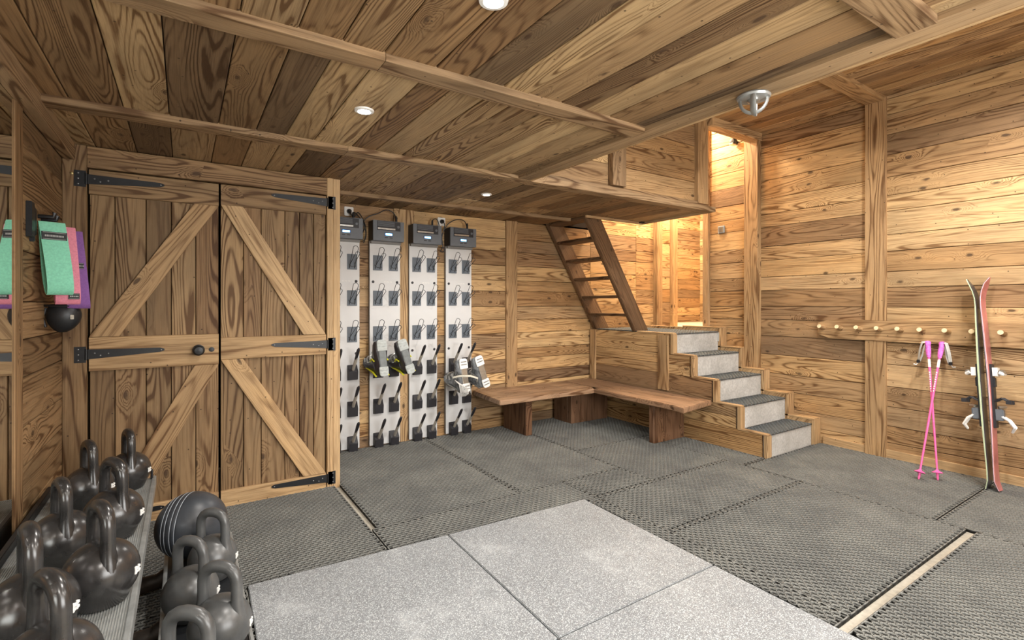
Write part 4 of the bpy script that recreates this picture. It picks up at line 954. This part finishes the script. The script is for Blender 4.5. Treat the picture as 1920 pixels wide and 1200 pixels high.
band(-.50, -.415, 3.19, 1.652, 1.28, M_PURP, 'purple elastic loop band furthest right, behind the pink one', lean=.03, turn=.2, lab_at=(.45, .014, .014, .018))
# black helmet-like training cap
hb = empty('training_mitt', (-.495, 3.22, 1.235)); hb.scale = (.76, .76, .76); tag(hb, 'rounded black padded mitt hanging below the elastic bands', 'mitt')
mb = MB(); rings = []
for i in range(13):
    t = i/12; z = .085-.18*t; rr_ = .088*math.sin(PI*(.18+.80*t))**.55
    rings.append([V((math.cos(a)*rr_*(1.0+.12*math.cos(a)), math.sin(a)*rr_*.7, z)) for a in [2*PI*k/20 for k in range(20)]])
mb.loft(rings).build('padded_shell', M_BLACK, hb, True)
MB().tube([V((math.cos(a)*.088, math.sin(a)*.063, .075)) for a in [2*PI*k/20 for k in range(20)]], .008, 6, closed=True).build('rim_piping', M_CABLE, hb, True)
MB().tube([(-.075, 0, .06), (-.09, -.01, .0), (-.075, -.02, -.06)], .009, 8).build('cuff_strap', M_CABLE, hb, True)
MB().box((.048, -.057, -.012), (.066, -.052, .016)).build('logo_patch', simple('worn_grey_print', (.45, .43, .36), .6, noise=(80, .3)), hb, bevel=.002)
MB().tube([(.0, .0, .08), (.03, .06, .13), (.02, .10, .2)], .005, 6).build('hanging_strap', M_CABLE, hb, True)
tag(keep(MB().tube([(XL+.16, YD-.028, 1.315), (XL+.185, YD-.055, 1.312)], [.012, .006], 8).build('wall_hook', M_BLACK, None, True), None) if False else MB().tube([(-.485, YD-.03, 1.385), (-.47, YD-.075, 1.38)], [.014, .006], 8).build('wall_hook', M_BLACK, None, True), 'small black pointed hook on the post beside the purple band', 'hook')

# ------------------------------------------------------------------ kettlebell rack
rk = empty('kettlebell_rack', (-.2, 2.0, 0)); tag(rk, 'two tier black steel kettlebell rack with grey ribbed shelves', 'rack')
def kp(o): return keep(o, rk)
SZ = .42; LZ = .17
UY0, UY1 = .85, 3.12
kp(MB().box((-.51, UY0, SZ-.014), (-.135, UY1, SZ-.002)).build('upper_shelf', M_ALU))
mb = MB()
for i in range(58):
    x = -.505+i*.0064
    mb.box((x, UY0+.01, SZ-.003), (x+.0034, UY1-.01, SZ))
kp(mb.build('shelf_rib', simple('grey_ribbed_rubber', (.25, .26, .25), .6, noise=(30, .2)))); 
kp(MB().box((-.136, UY0, SZ-.045), (-.118, UY1+.01, SZ+.005)).build('shelf_lip', M_ALU, None, bevel=.003))
kp(MB().box((-.53, UY0, SZ-.05), (-.51, UY1, SZ+.03)).build('shelf_lip', M_BLACK, None, bevel=.003))
kp(MB().tube([(-.20, UY1-.03, SZ), (-.20, UY1-.03, SZ+.045), (-.19, UY1-.03, SZ+.055), (-.145, UY1-.03, SZ+.055), (-.135, UY1-.03, SZ+.045), (-.135, UY1-.03, SZ)], .006, 8).build('end_handle', M_BLACK, None, True))
kp(MB().box((-.06, .95, LZ-.014), (.190, 2.82, LZ-.002)).build('lower_shelf', M_BLACK))
kp(MB().box((.184, .95, LZ-.04), (.197, 2.82, LZ+.008)).build('shelf_lip', M_ALU, None, bevel=.003))
kp(MB().box((-.072, .95, LZ-.04), (-.058, 2.82, LZ+.008)).build('shelf_lip', M_ALU, None, bevel=.003))
for y in (1.25, 2.80):
    kp(MB().tube([(-.47, y, .08), (-.47, y, SZ-.03)], .028, 12).build('upright', M_BLACK, None, True))
    kp(MB().tube([(-.40, y, .08), (-.30, y, SZ-.05)], .022, 12).build('upright', M_BLACK, None, True))
for y in (1.35, 2.29, 2.73):
    kp(MB().tube([(-.49, y, .055), (-.10, y, .060), (-.02, y, .11), (.16, y, .125)], .033, 12).build('foot_tube', M_FOOT, None, True))
    kp(MB().box((-.04, y-.03, .022), (.18, y+.03, .135)).build('shelf_block', M_BLACK, None, bevel=.005)) if y != 2.29 else None
    kp(MB().box((-.52, y-.035, .021), (-.44, y+.035, .05)).build('rubber_foot', M_RUB, None, bevel=.005))

def kettlebell_proto(mat):
    r = empty('kettlebell'); N = 30
    prof = [(.048, 0), (.060, .001), (.066, .006)]
    R_ = .095; zc = .088
    for i in range(1, 15):
        a = -PI/2+.78+(PI-.78-.12)*i/14; prof.append((R_*math.cos(a), zc+R_*math.sin(a)))
    MB().lathe(prof, N).build('bell', mat, r, True)
    hw = .056; pts = []; rs = []
    path = [(-.066, .110, .026), (-.063, .140, .0225), (-.060, .170, .0185), (-.060, .205, .0180), (-.060, .232, .0182), (-.056, .253, .0184), (-.045, .269, .0188), (-.029, .279, .019), (-.010, .283, .0193)]
    pp = path+[(-x, z, q) for x, z, q in reversed(path)]
    MB().tube([(x, 0, z) for x, z, q in pp], [q for x, z, q in pp], 16).build('handle', mat, r, True)
    # printed weight mark on the side
    mb = MB()
    for k, (dy, dz, w_, h_) in enumerate(((-.010, 0, .003, .011), (-.004, .004, .004, .004), (-.004, -.006, .004, .003), (.005, .0, .002, .011), (.010, .005, .003, .003), (.010, -.006, .003, .003))):
        a = .0; mb.box((.0925, dy-w_, .088+dz-h_), (.0965, dy+w_, .088+dz+h_))
    mb.build('weight_mark', M_MARK, r)
    return r
def place_kb(src, x, y, z, ang, s, label, group):
    r = src if not src.get('label') else copy_tree(src)
    r.location = (x, y, z); r.rotation_euler = (0, 0, math.radians(ang)); r.scale = (s, s, s)
    for c_ in [o for o in bpy.data.objects if o.parent == r and o.name.startswith('weight_mark')]:
        c_.rotation_euler = (0, 0, math.radians(-20-ang))
    tag(r, label, 'kettlebell', group); return r
k1 = kettlebell_proto(M_IRON)
GU = 'black kettlebells on the upper shelf'
for x, y, a, s, lb in [(-.222, 3.00, 106, .94, 'far right kettlebell on the upper shelf, beside the end handle'),
                       (-.345, 2.82, 111, .96, 'far left kettlebell on the upper shelf, near the door post'),
                       (-.222, 2.40, 121, 1.0, 'middle kettlebell of the right column on the upper shelf'),
                       (-.345, 2.24, 110, .98, 'middle kettlebell of the left column on the upper shelf'),
                       (-.205, 1.895, 112, 1.0, 'large kettlebell seen whole in front on the upper shelf edge'),
                       (-.330, 1.745, 106, 1.06, 'kettlebell cut by the left photo edge on the upper shelf'),
                       (-.245, 1.46, 118, 1.0, 'nearest kettlebell at bottom left, only its handle in view')]:
    place_kb(k1, x, y, SZ, a, s, lb, GU)
k2 = kettlebell_proto(M_IRON2)
GL = 'dusty kettlebells on the lower shelf'
for x, y, a, s, lb in [(.100, 2.40, 137, .95, 'dusty kettlebell directly in front of the grooved ball'),
                       (.020, 2.15, 133, .96, 'dusty kettlebell on the left of the lower shelf, turned away'),
                       (.098, 1.876, 140, .98, 'dusty kettlebell on the right of the lower shelf by the grey tile'),
                       (.010, 1.63, 140, 1.0, 'dusty kettlebell nearest the camera on the lower shelf, bottom cut off')]:
    place_kb(k2, x, y, LZ, a, s, lb, GL)
# medicine ball
mbll = empty('medicine_ball', (.03, 2.655, LZ+.142)); tag(mbll, 'black rubber medicine ball with grooved bands on the lower shelf', 'medicine ball')
R_ = .14
def ballprof():
    pr = [(.001, -R_)]
    for i in range(1, 90):
        a = -PI/2+PI*i/90; rr_ = R_
        deg = math.degrees(a)
        for g in (-30, -22, -12, -4):
            if abs(deg-g) < 1.2: rr_ = R_-.003
        pr.append((rr_*math.cos(a), rr_*math.sin(a)))
    pr.append((.001, R_)); return pr
b_ = MB().lathe(ballprof(), 48).build('rubber_shell', simple('blue_black_rubber', (.035, .04, .048), .4, noise=(14, .25)), mbll, True)
mb = MB()
for g in (-30, -22, -12, -4):
    a = math.radians(g); mb.tube([V((math.cos(t)*(R_-.0012)*math.cos(a), math.sin(t)*(R_-.0012)*math.cos(a), R_*math.sin(a))) for t in [2*PI*k/48 for k in range(48)]], .0012, 5, closed=True)
mb.build('groove_line', simple('chalky_groove', (.38, .42, .46), .6, noise=(30, .2)), mbll, True)
mbll.rotation_euler = (math.radians(90), math.radians(18), math.radians(65))
